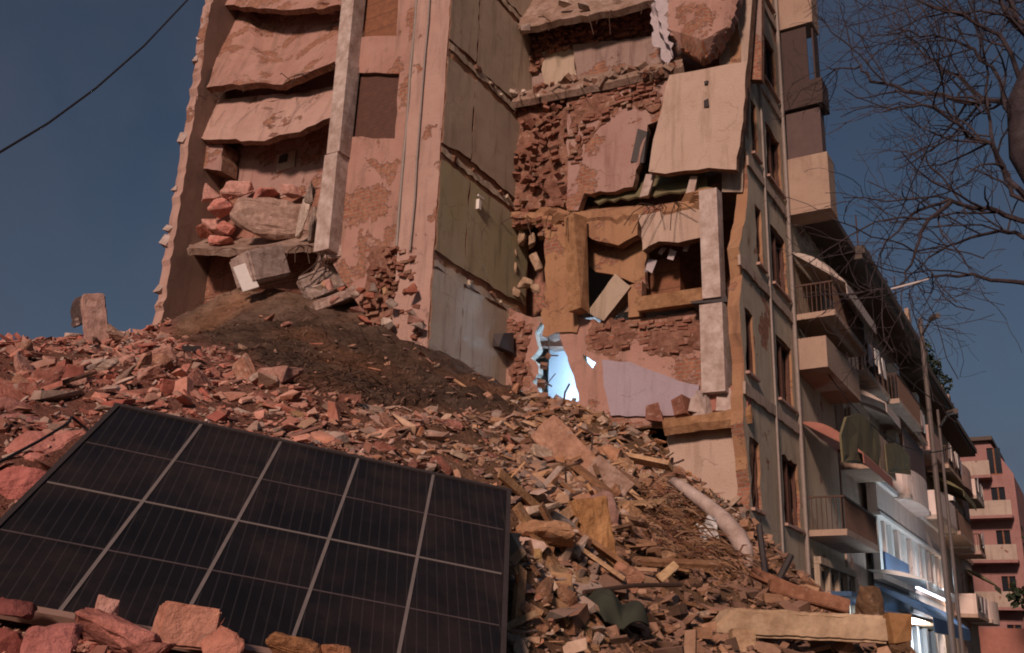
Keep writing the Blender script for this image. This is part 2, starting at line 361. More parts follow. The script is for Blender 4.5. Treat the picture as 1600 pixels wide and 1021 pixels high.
# ------------------------------------------------------------------ ground
TC = [(-300, 1021, 2.2), (0, 1060, 2.4), (100, 1040, 2.6), (400, 1060, 2.7), (800, 1120, 2.6), (1000, 1090, 4.), (1200, 1070, 6.), (1400, 1060, 8.5),
 (-80, 790, 3.6), (60, 700, 4.2), (0, 640, 5.8), (130, 628, 6.5), (0, 590, 9.), (200, 594, 9.), (0, 557, 14), (230, 562, 14), (0, 538, 21), (130, 540, 22), (240, 538, 24), (0, 548, 29), (-200, 545, 20), (-200, 640, 6.5), (-200, 800, 3.6), (-400, 560, 25),
 (400, 650, 5.2), (560, 690, 5.2), (700, 715, 5.4), (800, 735, 5.6), (350, 580, 14), (350, 610, 10), (450, 612, 13), (560, 646, 11), (700, 655, 13), (800, 668, 15), (600, 672, 8), (740, 690, 9),
 (272, 530, 30.5), (372, 452, 28.7), (450, 455, 27.6), (560, 480, 26.6), (650, 540, 25.2), (720, 592, 25.8), (800, 646, 27), (870, 656, 26.4), (950, 658, 25.8), (1040, 700, 25), (1060, 770, 24.3), (1165, 800, 23.4), (1180, 850, 23.6), (1250, 955, 27),
 (450, 545, 20.5), (600, 570, 20), (520, 500, 24.3), (700, 615, 20), (400, 500, 26), (300, 545, 26),
 (870, 705, 14), (960, 725, 17), (1000, 690, 22), (820, 745, 7), (850, 785, 7.2), (940, 800, 9), (1000, 820, 12), (1080, 790, 18), (1130, 850, 16), (1150, 900, 14), (1080, 905, 10), (1000, 905, 7.8), (900, 905, 6.), (830, 945, 4.7), (900, 1000, 4.8), (1000, 985, 6.2), (1100, 985, 8), (1240, 950, 13), (1300, 955, 16), (1390, 1000, 13), (1200, 1012, 8.5), (1300, 1015, 9.5), (1200, 925, 17), (1160, 880, 20)]
tp = [tuple(at(*c)) for c in TC]
for i, j, h in ((0, 0, .14), (2.5, 0, .14), (5, 0, .14), (0, 2, .16), (2.5, 2, .2), (5, 2, .16), (0, 4, .10), (2.5, 4, .10), (5, 4, .14), (5.2, 5, .12), (2.5, 4.6, .08)): tp.append(tuple(pan(i, j, -h)))
for x, y in ((7., 10), (8.5, 16), (12, 22), (13.5, 27), (17, 33), (22, 42), (10, 10), (16, 20), (4.6, 6), (3.4, 3), (9, 4), (26, 30)): tp.append((x, y, -.35))
for a_, b_, z_ in ((5, 9, 9), (10, 5, 6), (5, 25, 8), (-5, 24, 10.), (12, 12, 6), (6, -.3, 1.5), (10, -.3, -.3), (20, -.3, -.4)): tp.append(tuple(W(a_, b_, z_)))
TP = np.array(tp)
def tri_solve():
    D = np.linalg.norm(TP[:, None, :2] - TP[None, :, :2], axis=2); n = len(TP)
    Q = np.zeros((n + 3, n + 3)); Q[:n, :n] = D + np.eye(n) * -.02; Q[:n, n] = 1; Q[:n, n + 1:] = TP[:, :2]; Q[n:, :n] = Q[:n, n:].T
    return np.linalg.solve(Q, np.concatenate([TP[:, 2], [0, 0, 0]]))
TS = tri_solve()
def height(xy):
    xy = np.atleast_2d(np.array(xy, float)); D = np.linalg.norm(xy[:, None, :] - TP[None, :, :2], axis=2)
    return D @ TS[:len(TP)] + TS[len(TP)] + xy @ TS[len(TP) + 1:]
def hz(x, y): return float(height([(x, y)])[0])
def hit(px, py, r0=1.8, r1=40.):
    """where the line of sight through a photo point meets the rubble"""
    d = ray(px, py); k = math.hypot(d[0], d[1]); rs = np.geomspace(r0, r1, 220); P = CAM + d[None] * (rs / k)[:, None]
    under = P[:, 2] < height(P[:, :2]); i = int(np.argmax(under)) if under.any() else len(rs) - 1; p = Vector(P[i]); p.z += relief(p.x, p.y, rs[i], 0)
    return p, float(rs[i])
def normal_at(x, y, e=.3):
    h = height([(x + e, y), (x - e, y), (x, y + e), (x, y - e)]); return Vector((-(h[0] - h[1]) / (2 * e), -(h[2] - h[3]) / (2 * e), 1)).normalized()
def proj(p):
    c = CM.T @ (np.array(p) - CAM); return CX - FPX * c[0] / c[2], CY + FPX * c[1] / c[2]
def tone(px, py, r, rnd):
    """tone of the rubble there: brick to the left, with red light put into its colour, tan mortar and timber to the right, brown earth on the mound"""
    t = min(1, max(0, (px - 350) / 500 + rnd.uniform(-.25, .25)))
    L = [(.48, .19, .15), (.55, .27, .21), (.38, .13, .10), (.46, .26, .21), (.28, .10, .08), (.56, .32, .25), (.50, .41, .36), (.33, .25, .21), (.52, .22, .16)]  # left tones are brick with the red light worked into the colour
    R_ = [(.50, .31, .17), (.42, .28, .18), (.28, .15, .09), (.52, .42, .32), (.22, .13, .09), (.48, .25, .13), (.50, .43, .37), (.32, .26, .21), (.20, .17, .15)]
    if px > 930 and py > 820: t = 1; R_ = [(.26, .15, .09), (.20, .12, .08), (.34, .20, .12), (.14, .09, .065), (.40, .26, .17)]
    a, b = rnd.choice(L), rnd.choice(R_); return tuple(a[i] * (1 - t) + b[i] * t for i in range(3))
def mound(px, py, r):
    """how far a point lies on the brown earth slope against the building"""
    if r < 10: return 0.
    lower = np.interp(px, [250, 350, 450, 560, 700, 800, 850], [540, 552, 608, 642, 648, 655, 640])
    return float(np.clip((lower - py) / 14, 0, 1) * np.clip((835 - px) / 30, 0, 1) * np.clip((px - 262) / 20, 0, 1))
def relief(x, y, r, mo):
    p = Vector((x, y, 0))
    n = .15 * noise.fractal(p * .9, 1., 2., 4) + .05 * noise.fractal(p * 4, 1., 2., 3)
    k = Vector((x * .515 + y * .857, (y * .515 - x * .857) * 2.2, 3))
    return n * (1 - mo) * min(1, r / 7) * 1.2 + mo * (.32 * noise.fractal(k * .35, 1., 2., 5) + .16 * abs(noise.noise(k * 1.1)) + .06 * noise.noise(k * 3))
TERR = {}
def ground():
    az = np.radians(np.linspace(-52, 50, 260)); rr = np.geomspace(1.0, 46, 300); AZ, RR = np.meshgrid(az, rr)
    X = (np.sin(AZ) * RR).ravel(); Y = (np.cos(AZ) * RR).ravel(); Z = np.concatenate([height(np.stack([X[i:i + 6000], Y[i:i + 6000]], 1)) for i in range(0, len(X), 6000)])
    cols = []; rnd = random.Random(3)
    for i in range(len(X)):
        r = RR.ravel()[i]; p = Vector((X[i], Y[i], 0)); s = min(1., max(.0, (Z[i] + .2) / .6)); 
        px, py = proj((X[i], Y[i], Z[i])) if Y[i] > .3 else (0, 900)
        mo = mound(px, py, r)
        n = relief(X[i], Y[i], r, mo)
        Z[i] = max(Z[i] + n * s, -.5)
        t = min(1, max(0, (px - 300) / 550)); nn = .5 + .5 * noise.noise(p * 1.5)
        c = np.array((.34, .16, .12)) * (1 - t) + np.array((.27, .165, .10)) * t; c = c * (.65 + .5 * nn)  # ground reddened to the left, the red light put into its colour
        k = Vector((p.x * .515 + p.y * .857, (p.y * .515 - p.x * .857) * 3, 1)); q = min(1, max(0, (Z[i] - 9.2) / 2.2 + .5 * noise.noise(k * .5))); br = (np.array((.135, .09, .066)) * (1 - q) + np.array((.30, .205, .15)) * q) * (1 - .45 * noise.noise(k * .8)) + np.array((.14, .04, .0)) * max(0, noise.noise(p * .45 + Vector((5, 5, 0))))  # mound coloured darker low down and lighter at the crest, imitating its shade
        cols.append(c * (1 - mo) + br * mo)
    nx, ny = len(az), len(rr); TERR.update(az=az, rr=rr, Z=Z.reshape(ny, nx))
    me = bpy.data.meshes.new('rubble_slope'); me.from_pydata(list(zip(X.tolist(), Y.tolist(), Z.tolist())), [], [(j * nx + i, j * nx + i + 1, (j + 1) * nx + i + 1, (j + 1) * nx + i) for j in range(ny - 1) for i in range(nx - 1)])
    ca = me.color_attributes.new('col', 'FLOAT_COLOR', 'POINT'); ca.data.foreach_set('color', np.concatenate([np.array(cols), np.ones((len(cols), 1))], 1).ravel())
    me.materials.append(M['soil']); me.polygons.foreach_set('use_smooth', [True] * len(me.polygons)); me.update()
    tag(link(bpy.data.objects.new('rubble_terrain', me)), kind='structure')
    mb = MB(); s = 400; mb.add([(-s, -s, 0), (s, -s, 0), (s, s, 0), (-s, s, 0)], [(0, 1, 2, 3)]); mb.build('street_ground', M['asphalt'], kind='structure')
ground()
def debris():
    """thousands of small bits on the slopes, more than anyone could count"""
    rnd = random.Random(11); protos = []
    for k in range(14):
        bm = hull((1, rnd.uniform(.4, .8), rnd.uniform(.10, .36)), 100 + k, 12); bm.verts.ensure_lookup_table()
        for i, v in enumerate(bm.verts): v.index = i
        protos.append((np.array([v.co[:] for v in bm.verts]), [[v.index for v in f.verts] for f in bm.faces])); bm.free()
    for k in range(4):
        b = np.array([(x, y, z) for x in (-.5, .5) for y in (-.5, .5) for z in (-.5, .5)]) * ((1, .14, .06), (1, .08, .05), (.5, .25, .16), (.6, .3, .2))[k]
        protos.append((b, [(0, 1, 3, 2), (4, 6, 7, 5), (0, 4, 5, 1), (2, 3, 7, 6), (0, 2, 6, 4), (1, 5, 7, 3)]))
    V, Fc, Cc = [], [], []; off = 0; n = 0; az, rr, Zg = TERR['az'], TERR['rr'], TERR['Z']; gz, gy = np.gradient(Zg)
    while n < 92000:
        i = rnd.randrange(1, len(az) - 1); j = rnd.randrange(1, len(rr) - 1); a = az[i] + rnd.uniform(-.5, .5) * (az[1] - az[0]); r = rr[j] * (1 + rnd.uniform(-.006, .006)); p = Vector((math.sin(a) * r, math.cos(a) * r, Zg[j, i]))
        if p.z < .12 or r > 33 or r < 1.7: continue
        px, py = proj(p)
        if not (-800 < px < 1700 and 480 < py < 1300) or (r < 4.6 and pan_cover(px, py)): continue
        mo = mound(px, py, r)
        if mo > .3 and rnd.random() > .05: continue
        near = r < 4.5; big = 30 if r > 10 else 60 if r > 6 else 85
        pxsz = min(rnd.lognormvariate(1.85 if px < 800 else 2.3, .85), big) * (1 if not near else .9); size = pxsz * r / FPX
        k = rnd.randrange(len(protos)); 
        if k >= 14 and px > 750: size *= 1.5
        pv, pf = protos[k]; nrm = Vector((0, -.35, 1)).normalized()
        R = (nrm.to_track_quat('Z', 'Y').to_matrix() @ Euler((rnd.gauss(0, .38), rnd.gauss(0, .38), rnd.uniform(0, 6.3))).to_matrix())
        q = (pv * size) @ np.array(R).T + np.array(p + nrm * size * .10)
        V.append(q); Fc += [[i2 + off for i2 in f] for f in pf]; off += len(pv)
        c = tone(px, py, r, rnd); k = rnd.uniform(.8, 1.5); Cc.append(np.tile((c[0] * k, c[1] * k, c[2] * k, 1), (len(pv), 1))); n += 1
    me = bpy.data.meshes.new('debris'); me.from_pydata(np.concatenate(V).tolist(), [], Fc)
    ca = me.color_attributes.new('col', 'FLOAT_COLOR', 'POINT'); ca.data.foreach_set('color', np.concatenate(Cc).ravel()); me.materials.append(M['debris']); me.update()
    tag(link(bpy.data.objects.new('debris', me)), kind='stuff', label='small broken brick, mortar and timber bits strewn over the slopes', cat='debris')
def pan_cover(px, py):
    return inpoly(px, py, PANPX)
PANPX = [proj(pan(i, j)) for i, j in ((-.05, -.03), (5.05, -.03), (5.05, 4.15), (-.05, 4.15))]
debris()

#@@ BUILDING
# ------------------------------------------------------------------ the broken apartment building
BR = empty('apartment_building', tuple(P0g), ANG, label='tall half-collapsed apartment block with torn-open rooms above the rubble slope', cat='building')
rng = random.Random(5)
ZT = 27.
FLOORS = (8., 11.3, 14.6, 17.9, 21.2, 24.5)
# end wall at the far left, its broken edge towards the street
mb = MB(); wall_mb(mb, [(AF, 3.), (5.1, 3.), (5.1, ZT), (AF - .05, ZT)], plane='b', off=17.25, thick=.38, jag=.055, step=.22, mi_side=1); mb.build('end_wall', [M['endwall'], M['pier']], BR)
for px, py, s_ in ((284, 218, .34), (300, 92, .2), (258, 378, .26), (272, 296, .18), (246, 452, .22), (262, 360, .16), (306, 60, .16)):
    q = pb(px + 4, py, 17.6); mb = MB(); mb.box((AF + .02, 17.6, q.z), (.2, s_, s_ * 1.3), Euler((rng.uniform(-.5, .5), .3, .2)).to_matrix(), 0, .05); mb.build('torn_edge_fragment', M['pale_c'], BR)
# back wall of the open rooms on the left
wall('room_back_wall', [(10.3, 15.3), (17.25, 15.3), (17.25, ZT), (10.3, ZT)], off=-2.3, m='mauve', parent=BR, warp=.05)
wall('room_back_wall', [(10.3, 12.3), (17.25, 12.3), (17.25, 15.3), (10.3, 15.3)], off=-2.28, m='red', parent=BR, warp=.04)
wall('room_back_wall', [(10.3, 6.), (17.25, 6.), (17.25, 12.3), (10.3, 12.3)], off=-2.26, m='red', parent=BR, warp=.06)
# sheets of floor slab that broke and hang in the open rooms
def sheet(name, rows, thick, m, parent, jit=.05, sub=9, label=None):
    """a broken slab given by rows of (px, py, a) points, smoothed into a surface with thickness"""
    G = [[pa(x, y, a) for x, y, a in r] for r in rows]; n = len(G[0]); k = len(G)
    def lerp(L, t): i = min(int(t), len(L) - 2); return L[i].lerp(L[i + 1], t - i)
    NU, NV = (n - 1) * sub, (k - 1) * sub; P = []; nb = max(2, NU // 6); cuts = sorted(random.uniform(.12, .9) * NU for _ in range(nb)); offs = [Vector((random.uniform(-.9, .9), 0, random.uniform(-.5, .5))) * jit for _ in range(nb + 1)]; tl = [random.uniform(-.6, .6) * jit for _ in range(nb + 1)]
    for j in range(NV + 1):
        row = []; wob = random.uniform(-.4, .4)
        for i in range(NU + 1):
            u, v = i / sub, j / sub; L = [lerp(r, u) for r in G]; q = lerp(L, v); bk = sum(1 for c_ in cuts if i > c_ + wob + 1.5 * (v - .5)); q = q + offs[bk] + Vector((tl[bk] * (v - k / 2 + .5), 0, 0))
            ed = i in (0, NU) or j in (0, NV); e = .16
            q = q + Vector((noise.noise(q * .7) * jit * .2 + noise.noise(q * 4) * jit * .15, noise.noise(q * 3.1 + Vector((3, 0, 0))) * jit * e, noise.noise(q * 3.3 + Vector((0, 7, 0))) * jit * e))
            if ed: q = q + Vector((0, random.uniform(-.5, .5) * jit, random.choice((-1, -.2, 0, 0, .2, .6)) * jit * random.uniform(.2, .9)))
            row.append(q)
        P.append(row)
    mbx = MB(); f0 = [p for r in P for p in r]; nn = len(f0); w_ = NU + 1
    nrm = (P[0][-1] - P[0][0]).cross(P[-1][0] - P[0][0]).normalized()
    if nrm.x < 0: nrm = -nrm
    vs = f0 + [p + nrm * thick for p in f0]; fs = []
    for j in range(NV):
        for i in range(NU): a, b, c, d = j * w_ + i, j * w_ + i + 1, (j + 1) * w_ + i + 1, (j + 1) * w_ + i; fs += [(a, b, c, d), (a + nn, d + nn, c + nn, b + nn)]
    B = [(0, i) for i in range(NU)] + [(j, NU) for j in range(NV)] + [(NV, i) for i in range(NU, 0, -1)] + [(j, 0) for j in range(NV, 0, -1)]
    for q in range(len(B)):
        a = B[q][0] * w_ + B[q][1]; b2 = B[(q + 1) % len(B)]; b = b2[0] * w_ + b2[1]; fs.append((a, a + nn, b + nn, b))
    uvs = [[(vs[i].y, vs[i].z + vs[i].x * .7) for i in f] for f in fs]
    mbx.add(vs, fs, 0, uvs)
    if isinstance(m, list):
        for q in range(len(fs) - len(B), len(fs)): mbx.m[q] = 1
    return mbx.build(name, [M[k2] for k2 in m] if isinstance(m, list) else M[m], parent, label=label)
sheet('floor_slab', [[(350, -60, -2.4), (450, -70, -2.4), (556, -85, -2.4)], [(338, -14, -3.1), (450, -18, -3.1), (552, -34, -3.1)], [(336, 4, -3.4), (450, 12, -3.5), (548, 6, -3.5)]], .22, ['pink', 'core'], BR, .14)
sheet('floor_slab', [[(356, 20, -2.42), (450, 18, -2.4), (556, 12, -2.42)], [(348, 62, -2.95), (440, 78, -2.6), (552, 40, -2.8)], [(322, 136, -3.6), (440, 128, -3.7), (548, 84, -3.75)]], .26, ['pink', 'core'], BR, .15, label='sagging pink floor slab that slopes down to the left under the top room')
sheet('floor_slab', [[(330, 158, -2.9), (430, 150, -2.95), (532, 132, -2.9)], [(316, 190, -3.25), (430, 184, -3.3), (526, 164, -3.2)], [(306, 216, -3.5), (410, 222, -3.65), (520, 186, -3.5)]], .2, ['pier', 'core'], BR, .13, label='pale hanging floor slab with a saw-toothed lower edge')
sheet('floor_slab', [[(304, 372, -2.4), (400, 372, -2.4), (512, 362, -2.4)], [(300, 384, -3.0), (400, 383, -3.0), (508, 374, -3.0)], [(296, 392, -3.75), (400, 388, -3.8), (505, 380, -3.75)]], .22, 'slab', BR, .10)
mb = MB(); mb.bx(-2., 4.79, 7.6, 17.2, 17.75, 17.97); mb.bx(-2., 4.79, 7.6, 17.2, 21.05, 21.27); mb.bx(-2., 4.79, 7.6, 17.2, 14.4, 14.62); mb.build('floor_slab', M['slab'], BR)
# socket box on the red room wall
mb = MB(); q = pa(448, 252, -2.34); mb.box(q, (.08, .75, .62), None, 0, .02); mb.box(q + Vector((-.06, .1, .08)), (.06, .32, .26), None, 1, .02); mb.build('socket_box', [M['grey'], M['dark']], BR)
mb = MB()   # stub of a cross wall by the end wall
wall_mb(mb, KA([(307, 222), (348, 222), (345, 268), (303, 262)], -3.1), off=-3.1, thick=.7, jag=.04, mi_side=1); mb.build('wall_stub', [M['mauve'], M['core']], BR)
# column between the open rooms and the window wall
mb = MB(); c0, c1 = pa(552, -70, AF), pa(506, 400, AF)
mb.tube([(AF, 10.72, ZT), (AF - .02, 10.70, 18.3)], .3, 4); 
mb = MB(); 
for z0, z1, o in ((12.15, 15.2, .03), (15.2, 18.25, -.02), (18.25, 21.5, .02), (21.5, ZT, 0)): mb.box((AF - .02 + o * .5, 10.74 + o, (z0 + z1) / 2), (.5, .50, z1 - z0), None, 0, .025)
mb.build('column', M['pale_c'], BR, label='pale concrete column standing free between the open rooms and the window wall')
for k in range(5): mb = MB(); mb.tube([(AF + rng.uniform(-.2, .2), 10.74 + rng.uniform(-.2, .2), 12.3), (AF + rng.uniform(-.4, .2), 10.74 + rng.uniform(-.3, .3), 11.8), (AF + rng.uniform(-.7, .1), 10.74 + rng.uniform(-.6, .6), 11.2 + rng.uniform(-.2, .3))], .018, 5); mb.build('rebar', M['iron'], BR)
# window wall
Hw = [KA([(553, 113), (624, 116), (617, 217), (549, 214)], -3.55), KA([(568, -70), (627, -70), (620, 56), (566, 58)], -3.55)]
wall('window_wall', KA([(540, -90), (700, -90), (664, 565), (640, 560), (600, 540), (556, 470), (512, 400)], -3.55), Hw, off=-3.55, thick=.3, m='pink', parent=BR, jag=.03, step=.4)
for i, (h, mm, lab) in enumerate(zip(Hw, ('darkwood', 'brownpanel'), ('dark brown shuttered window in the pink wall', 'rust brown panel filling the upper window'))):
    y0, y1 = min(p[0] for p in h), max(p[0] for p in h); z0, z1 = min(p[1] for p in h), max(p[1] for p in h)
    mb = MB(); mb.bx(-3.42, -3.36, y0 - .1, y1 + .1, z0 - .1, z1 + .1); wn = mb.build('window', M[mm], BR, label=lab)
    mb = MB(); f = .07
    for (a, b, c, d) in ((y0 - .08, y0 + f, z0, z1), (y1 - f, y1 + .08, z0, z1), (y0, y1, z0 - .08, z0 + f), (y0, y1, z1 - f, z1 + .08)): mb.bx(-3.5, -3.43, a, b, c, d)
    mb.build('frame', M['iron' if i == 0 else 'brownpanel'], wn)
# corner pier with its pipes
wall('corner_pier', [(7.10, 4), (8.25, 4), (8.30, ZT), (7.10, ZT)], off=AF, thick=.5, m='pier', parent=BR, jag=.015, step=.5, warp=.02)
for bb, r_ in ((8.42, .05), (7.80, .028)):
    mb = MB(); zz = [ZT] + [z + rng.uniform(-.2, .2) for z in np.arange(25, 11, -1.5)]; mb.tube([(AF - .07 + (0.2 if bb > 8.3 else 0), bb + rng.uniform(-.02, .02), z) for z in zz], r_, 7)
    mb.build('pipe', M['pipe'], BR)
bricks('broken_brickwork', KA([(585, 385), (668, 395), (662, 560), (640, 570), (560, 480)], -3.7), 'a', -3.75, BR, out=.12, miss=.5, skew=.3)
# side wall that runs back from the corner pier: masonry core, storey panels of plaster, torn bands at the floors
wall('side_wall', [(AF + .02, 3), (1.2, 3), (1.2, ZT), (AF + .02, ZT)], plane='b', off=BW + .07, thick=.3, m='ochre', parent=BR, warp=.05)
pan_m = ['pale', 'olive', 'grey', 'grey', 'grey']
for k in range(6):
    z0, z1 = (5.2, 8.2, 11.45, 14.75, 17.95, 21.2)[k], (7.9, 11.15, 14.3, 17.5, 20.9, 25)[k]
    for s0, s1 in ((AF + .03, -2.35), (-2.32, 1.0)):
        wall('plaster_panel', [(s0, z0 + rng.uniform(0, .15)), (s1, z0 + rng.uniform(0, .2)), (s1, z1 - rng.uniform(0, .1)), (s0, z1 + rng.uniform(-.1, .05))], plane='b', off=BW, thick=.06, m=('pale', 'pale', 'olive', 'grey', 'grey', 'grey')[k], side='core', parent=BR, jag=.05, step=.25, warp=.01)
for z in FLOORS[:5]:
    mb = MB(); wall_mb(mb, [(AF + .05, z - .15), (.9, z - .15), (.9, z + .04), (AF + .05, z + .04)], plane='b', off=BW + .015, thick=.05, jag=.05, step=.16, mi_side=1, res=.15, warp=.03)
    for k in range(5):
        mb.box((rng.uniform(AF + .2, .8), BW - .0, z + rng.gauss(-.02, .05)), (rng.uniform(.06, .2), .1, rng.uniform(.05, .14)), Euler((rng.uniform(-.5, .5), rng.uniform(-.5, .5), 0)).to_matrix(), rng.randrange(2), .02)
    mb.build('torn_floor_band', [M['pale'], M['core']], BR)
q = pb(748, 320, BW - .05); mb = MB(); mb.box(q, (.12, .1, .3)); mb.box(q + Vector((0, -.06, .22)), (.3, .04, .05)); mb.build('wall_glint', M['white'], BR)  # white piece added as a small bright highlight on the wall

# ---- the wall at the back of the corner, storey by storey
# top storey, set back
wall('upper_room_wall', KA([(790, -90), (1190, -90), (1190, 125), (1040, 118), (790, 175)], .95), off=.95, m='greypink', parent=BR, warp=.05)
bricks('broken_brickwork', KA([(812, 28), (1022, -6), (1012, 52), (945, 66), (896, 80), (870, 78), (838, 112), (808, 120)], .8), 'a', .78, BR, out=.14, miss=.16)
wall('plaster_panel', KA([(896, 72), (1035, 58), (1040, 108), (905, 128)], .8), off=.72, thick=.2, m='greypink', parent=BR, jag=.03)
wall('plaster_panel', KA([(846, 82), (896, 76), (902, 128), (850, 146)], .84), off=.82, thick=.1, m='grey', parent=BR, jag=.03)
sheet('floor_slab', [[(800, 2, .8), (900, -14, .8), (1025, -36, .8)], [(806, 20, .2), (900, 6, .2), (1022, -18, .2)], [(812, 42, -.3), (905, 26, -.3), (1018, 0, -.3)]], .22, 'slab', BR, .12)
sheet('hanging_slab', [[(1052, -70, -.3), (1100, -72, -.5), (1162, -80, -.3)], [(1046, 0, -.5), (1100, 0, -.75), (1154, -10, -.5)], [(1044, 45, -.5), (1098, 62, -.8), (1142, 42, -.5)], [(1062, 74, -.35), (1096, 96, -.45), (1122, 74, -.3)]], .3, 'pink', BR, .1, label='rounded lump of pinkish plaster hanging under the top edge')
sheet('hanging_cloth', [[(1014, -30, -.35), (1045, -36, -.4)], [(1016, 20, -.38), (1042, 16, -.42)], [(1020, 60, -.35), (1046, 52, -.4)], [(1036, 100, -.3), (1058, 90, -.3)]], .02, 'cloth', BR, .16, 6, label='pale torn strip of cloth hanging beside the plaster lump')
# slab between the top storey and the one below
sheet('floor_slab', [[(782, 150, .9), (920, 120, .9), (1064, 90, .9)], [(784, 152, -.1), (920, 124, -.1), (1066, 92, -.1)], [(786, 164, -.18), (920, 138, -.18), (1066, 104, -.16)]], .2, 'slab', BR, .07)
mb = MB()
for k in range(30):
    f = rng.random(); x, y = 788 + 270 * f, 152 - 52 * f; q = pa(x, y + rng.uniform(-8, 10), -.15); s = rng.uniform(.06, .24); mb.box(q, (s, s * 1.5, s * .8), Euler((rng.uniform(-1, 1), rng.uniform(-1, 1), rng.uniform(-1, 1))).to_matrix(), 0, .03); mb.build('slab_fragment', M[rng.choice(('core', 'brick', 'slab'))], BR); mb = MB()
# third storey
wall('infill_wall', KA([(786, 150), (892, 130), (890, 325), (786, 335)], .4), off=.42, m='red', parent=BR, warp=.08)
bricks('broken_brickwork', KA([(794, 160), (892, 142), (888, 318), (790, 330)], .1), 'a', .12, BR, out=.34, miss=.55, skew=.6)
wall('plaster_wall', KA([(886, 142), (1050, 108), (1040, 180), (1012, 196), (1000, 245), (988, 292), (960, 300), (912, 302), (903, 330), (886, 330)], .05), off=.05, m='mauve', parent=BR, jag=.05)
bricks('broken_brickwork', KA([(892, 148), (1040, 118), (1030, 172), (985, 168), (950, 182), (925, 215), (910, 222), (900, 270), (890, 262)], .0), 'a', -.04, BR, out=.05, miss=.45, depth=.12)
wall('plaster_panel', KA([(1046, 118), (1168, 96), (1162, 170), (1150, 266), (1106, 262), (1040, 272), (1014, 268), (1018, 236), (1034, 170)], -.3), off=-.3, thick=.22, m='tan', parent=BR, jag=.03, step=.3, label='large pale square of plaster still upright near the street corner')
wall('corner_wall', KA([(1120, -90), (1182, -90), (1166, 120), (1160, 300), (1128, 300)], .35), off=.36, thick=.35, m='front2', parent=BR)
mb = MB(); mb.box(pa(1104, 162, -.32), (.06, .12, .22), None, 0, .02); mb.box(pa(1104, 130, -.32), (.06, .1, .12), None, 0, .02); mb.build('dark_hole_patch', M['dark'], BR)  # dark blocks stand in for the shade inside torn holes
# slab under it
sheet('floor_slab', [[(782, 322, .9), (900, 326, .9), (1000, 318, .9), (1118, 296, .9)], [(784, 326, -.05), (900, 330, -.1), (1000, 322, -.15), (1112, 302, -.1)], [(786, 336, -.1), (900, 340, -.15), (1000, 331, -.2), (1110, 311, -.15)]], .2, 'ochre', BR, .16, 9)
# gap below the plaster: grey crumpled sheet and fallen pieces
sheet('fallen_plasterboard', [[(925, 298, .5), (1010, 276, .55), (1100, 258, .5)], [(925, 312, .2), (1010, 302, .1), (1104, 292, .15)]], .06, 'oliveawn', BR, .12, 8)
for x, y, a, d, mm in ((1010, 292, 0, (.12, .30, .7), 'pale_c'), (1082, 290, .05, (.1, .24, .55), 'pale_c'), (1002, 230, .1, (.1, .3, 1.), 'dark')):
    mb = MB(); mb.box(pa(x, y, a), d, Euler((rng.uniform(.1, .25), 0, .2)).to_matrix(), 0, .06); mb.build('splintered_frame', M[mm], BR)
# second storey
wall('inner_wall', KA([(786, 330), (905, 330), (905, 540), (786, 540)], 1.6), off=1.7, m='red', parent=BR)
bricks('broken_brickwork', KA([(788, 338), (900, 340), (896, 362), (846, 372), (838, 352), (788, 356)], .1), 'a', .05, BR, out=.2, miss=.15, skew=.2)
wall('pier', KA([(852, 340), (900, 340), (896, 420), (902, 520), (846, 524), (852, 420)], -.02), off=-.02, thick=.5, m='ochre', parent=BR, jag=.07, label='crumbling ochre pier beside the hole full of stones')
mb = MB(); p1, p2 = pa(898, 340, -.3), pa(906, 488, -.35); d = p2 - p1
mb.box((p1 + p2) / 2, (.38, .40, d.length), d.to_track_quat('Z', 'X'), 0, .05); mb.build('leaning_post', M['orange'], BR)
wall('recess_wall', KA([(900, 325), (1008, 320), (1008, 448), (985, 440), (955, 428), (930, 425), (912, 402), (898, 395)], .6), off=.65, thick=.2, m='ochre', parent=BR, jag=.04, label='rust coloured wall at the back of the recess')
wall('hanging_lintel', KA([(900, 338), (1000, 330), (996, 368), (965, 384), (925, 374), (905, 362)], .1), off=.1, thick=.3, m='ochre', parent=BR, jag=.05)
wall('tilted_block', KA([(962, 428), (986, 448), (944, 502), (918, 488)], -.1), off=-.12, thick=.35, m='grey', parent=BR, jag=.02)
wall('window_head', KA([(998, 332), (1112, 314), (1110, 376), (1095, 372), (1060, 380), (1030, 378), (1005, 392)], .0), off=.0, thick=.3, m='tan', parent=BR, jag=.05)
wall('window_jamb', KA([(982, 446), (1003, 440), (1003, 494), (982, 496)], -.05), off=-.05, thick=.3, m='ochre', parent=BR, jag=.02)
mb = MB(); p1, p2 = pa(998, 478, -.15), pa(1102, 464, -.15); d = p2 - p1; mb.box((p1 + p2) / 2, (.36, d.length, .36), Matrix.Rotation(math.atan2(d.z, d.y), 3, 'X'), 0, .03); mb.build('window_sill_beam', M['orange'], BR)
wall('inner_wall', KA([(990, 325), (1150, 310), (1150, 500), (990, 500)], 3.), off=3.4, m='red', parent=BR)
mb = MB(); q = pa(1030, 440, 1.4); mb.box(q + Vector((0, 0, -.2)), (.4, 1.4, 1.5)); mb.build('brown_wardrobe_side', M['brownpanel'], BR)
for x, y, s_ in ((1016, 416, .22), (1050, 398, .16), (1034, 392, .12), (1072, 388, .12)): mb = MB(); mb.box(pa(x, y, .5), (.04, s_, s_ * 1.6), Euler((.3, 0, .1)).to_matrix(), 0, .04); mb.build('curtain_scrap', M['cloth'], BR)
mb = MB(); mb.box((pa(1117, 300, -.35) + pa(1110, 470, -.35)) / 2, (.45, .50, (pa(1117, 300, -.35) - pa(1110, 470, -.35)).length), None, 0, .03); mb.build('column', M['pale_c'], BR, label='pale upright column to the right of the dark window opening')
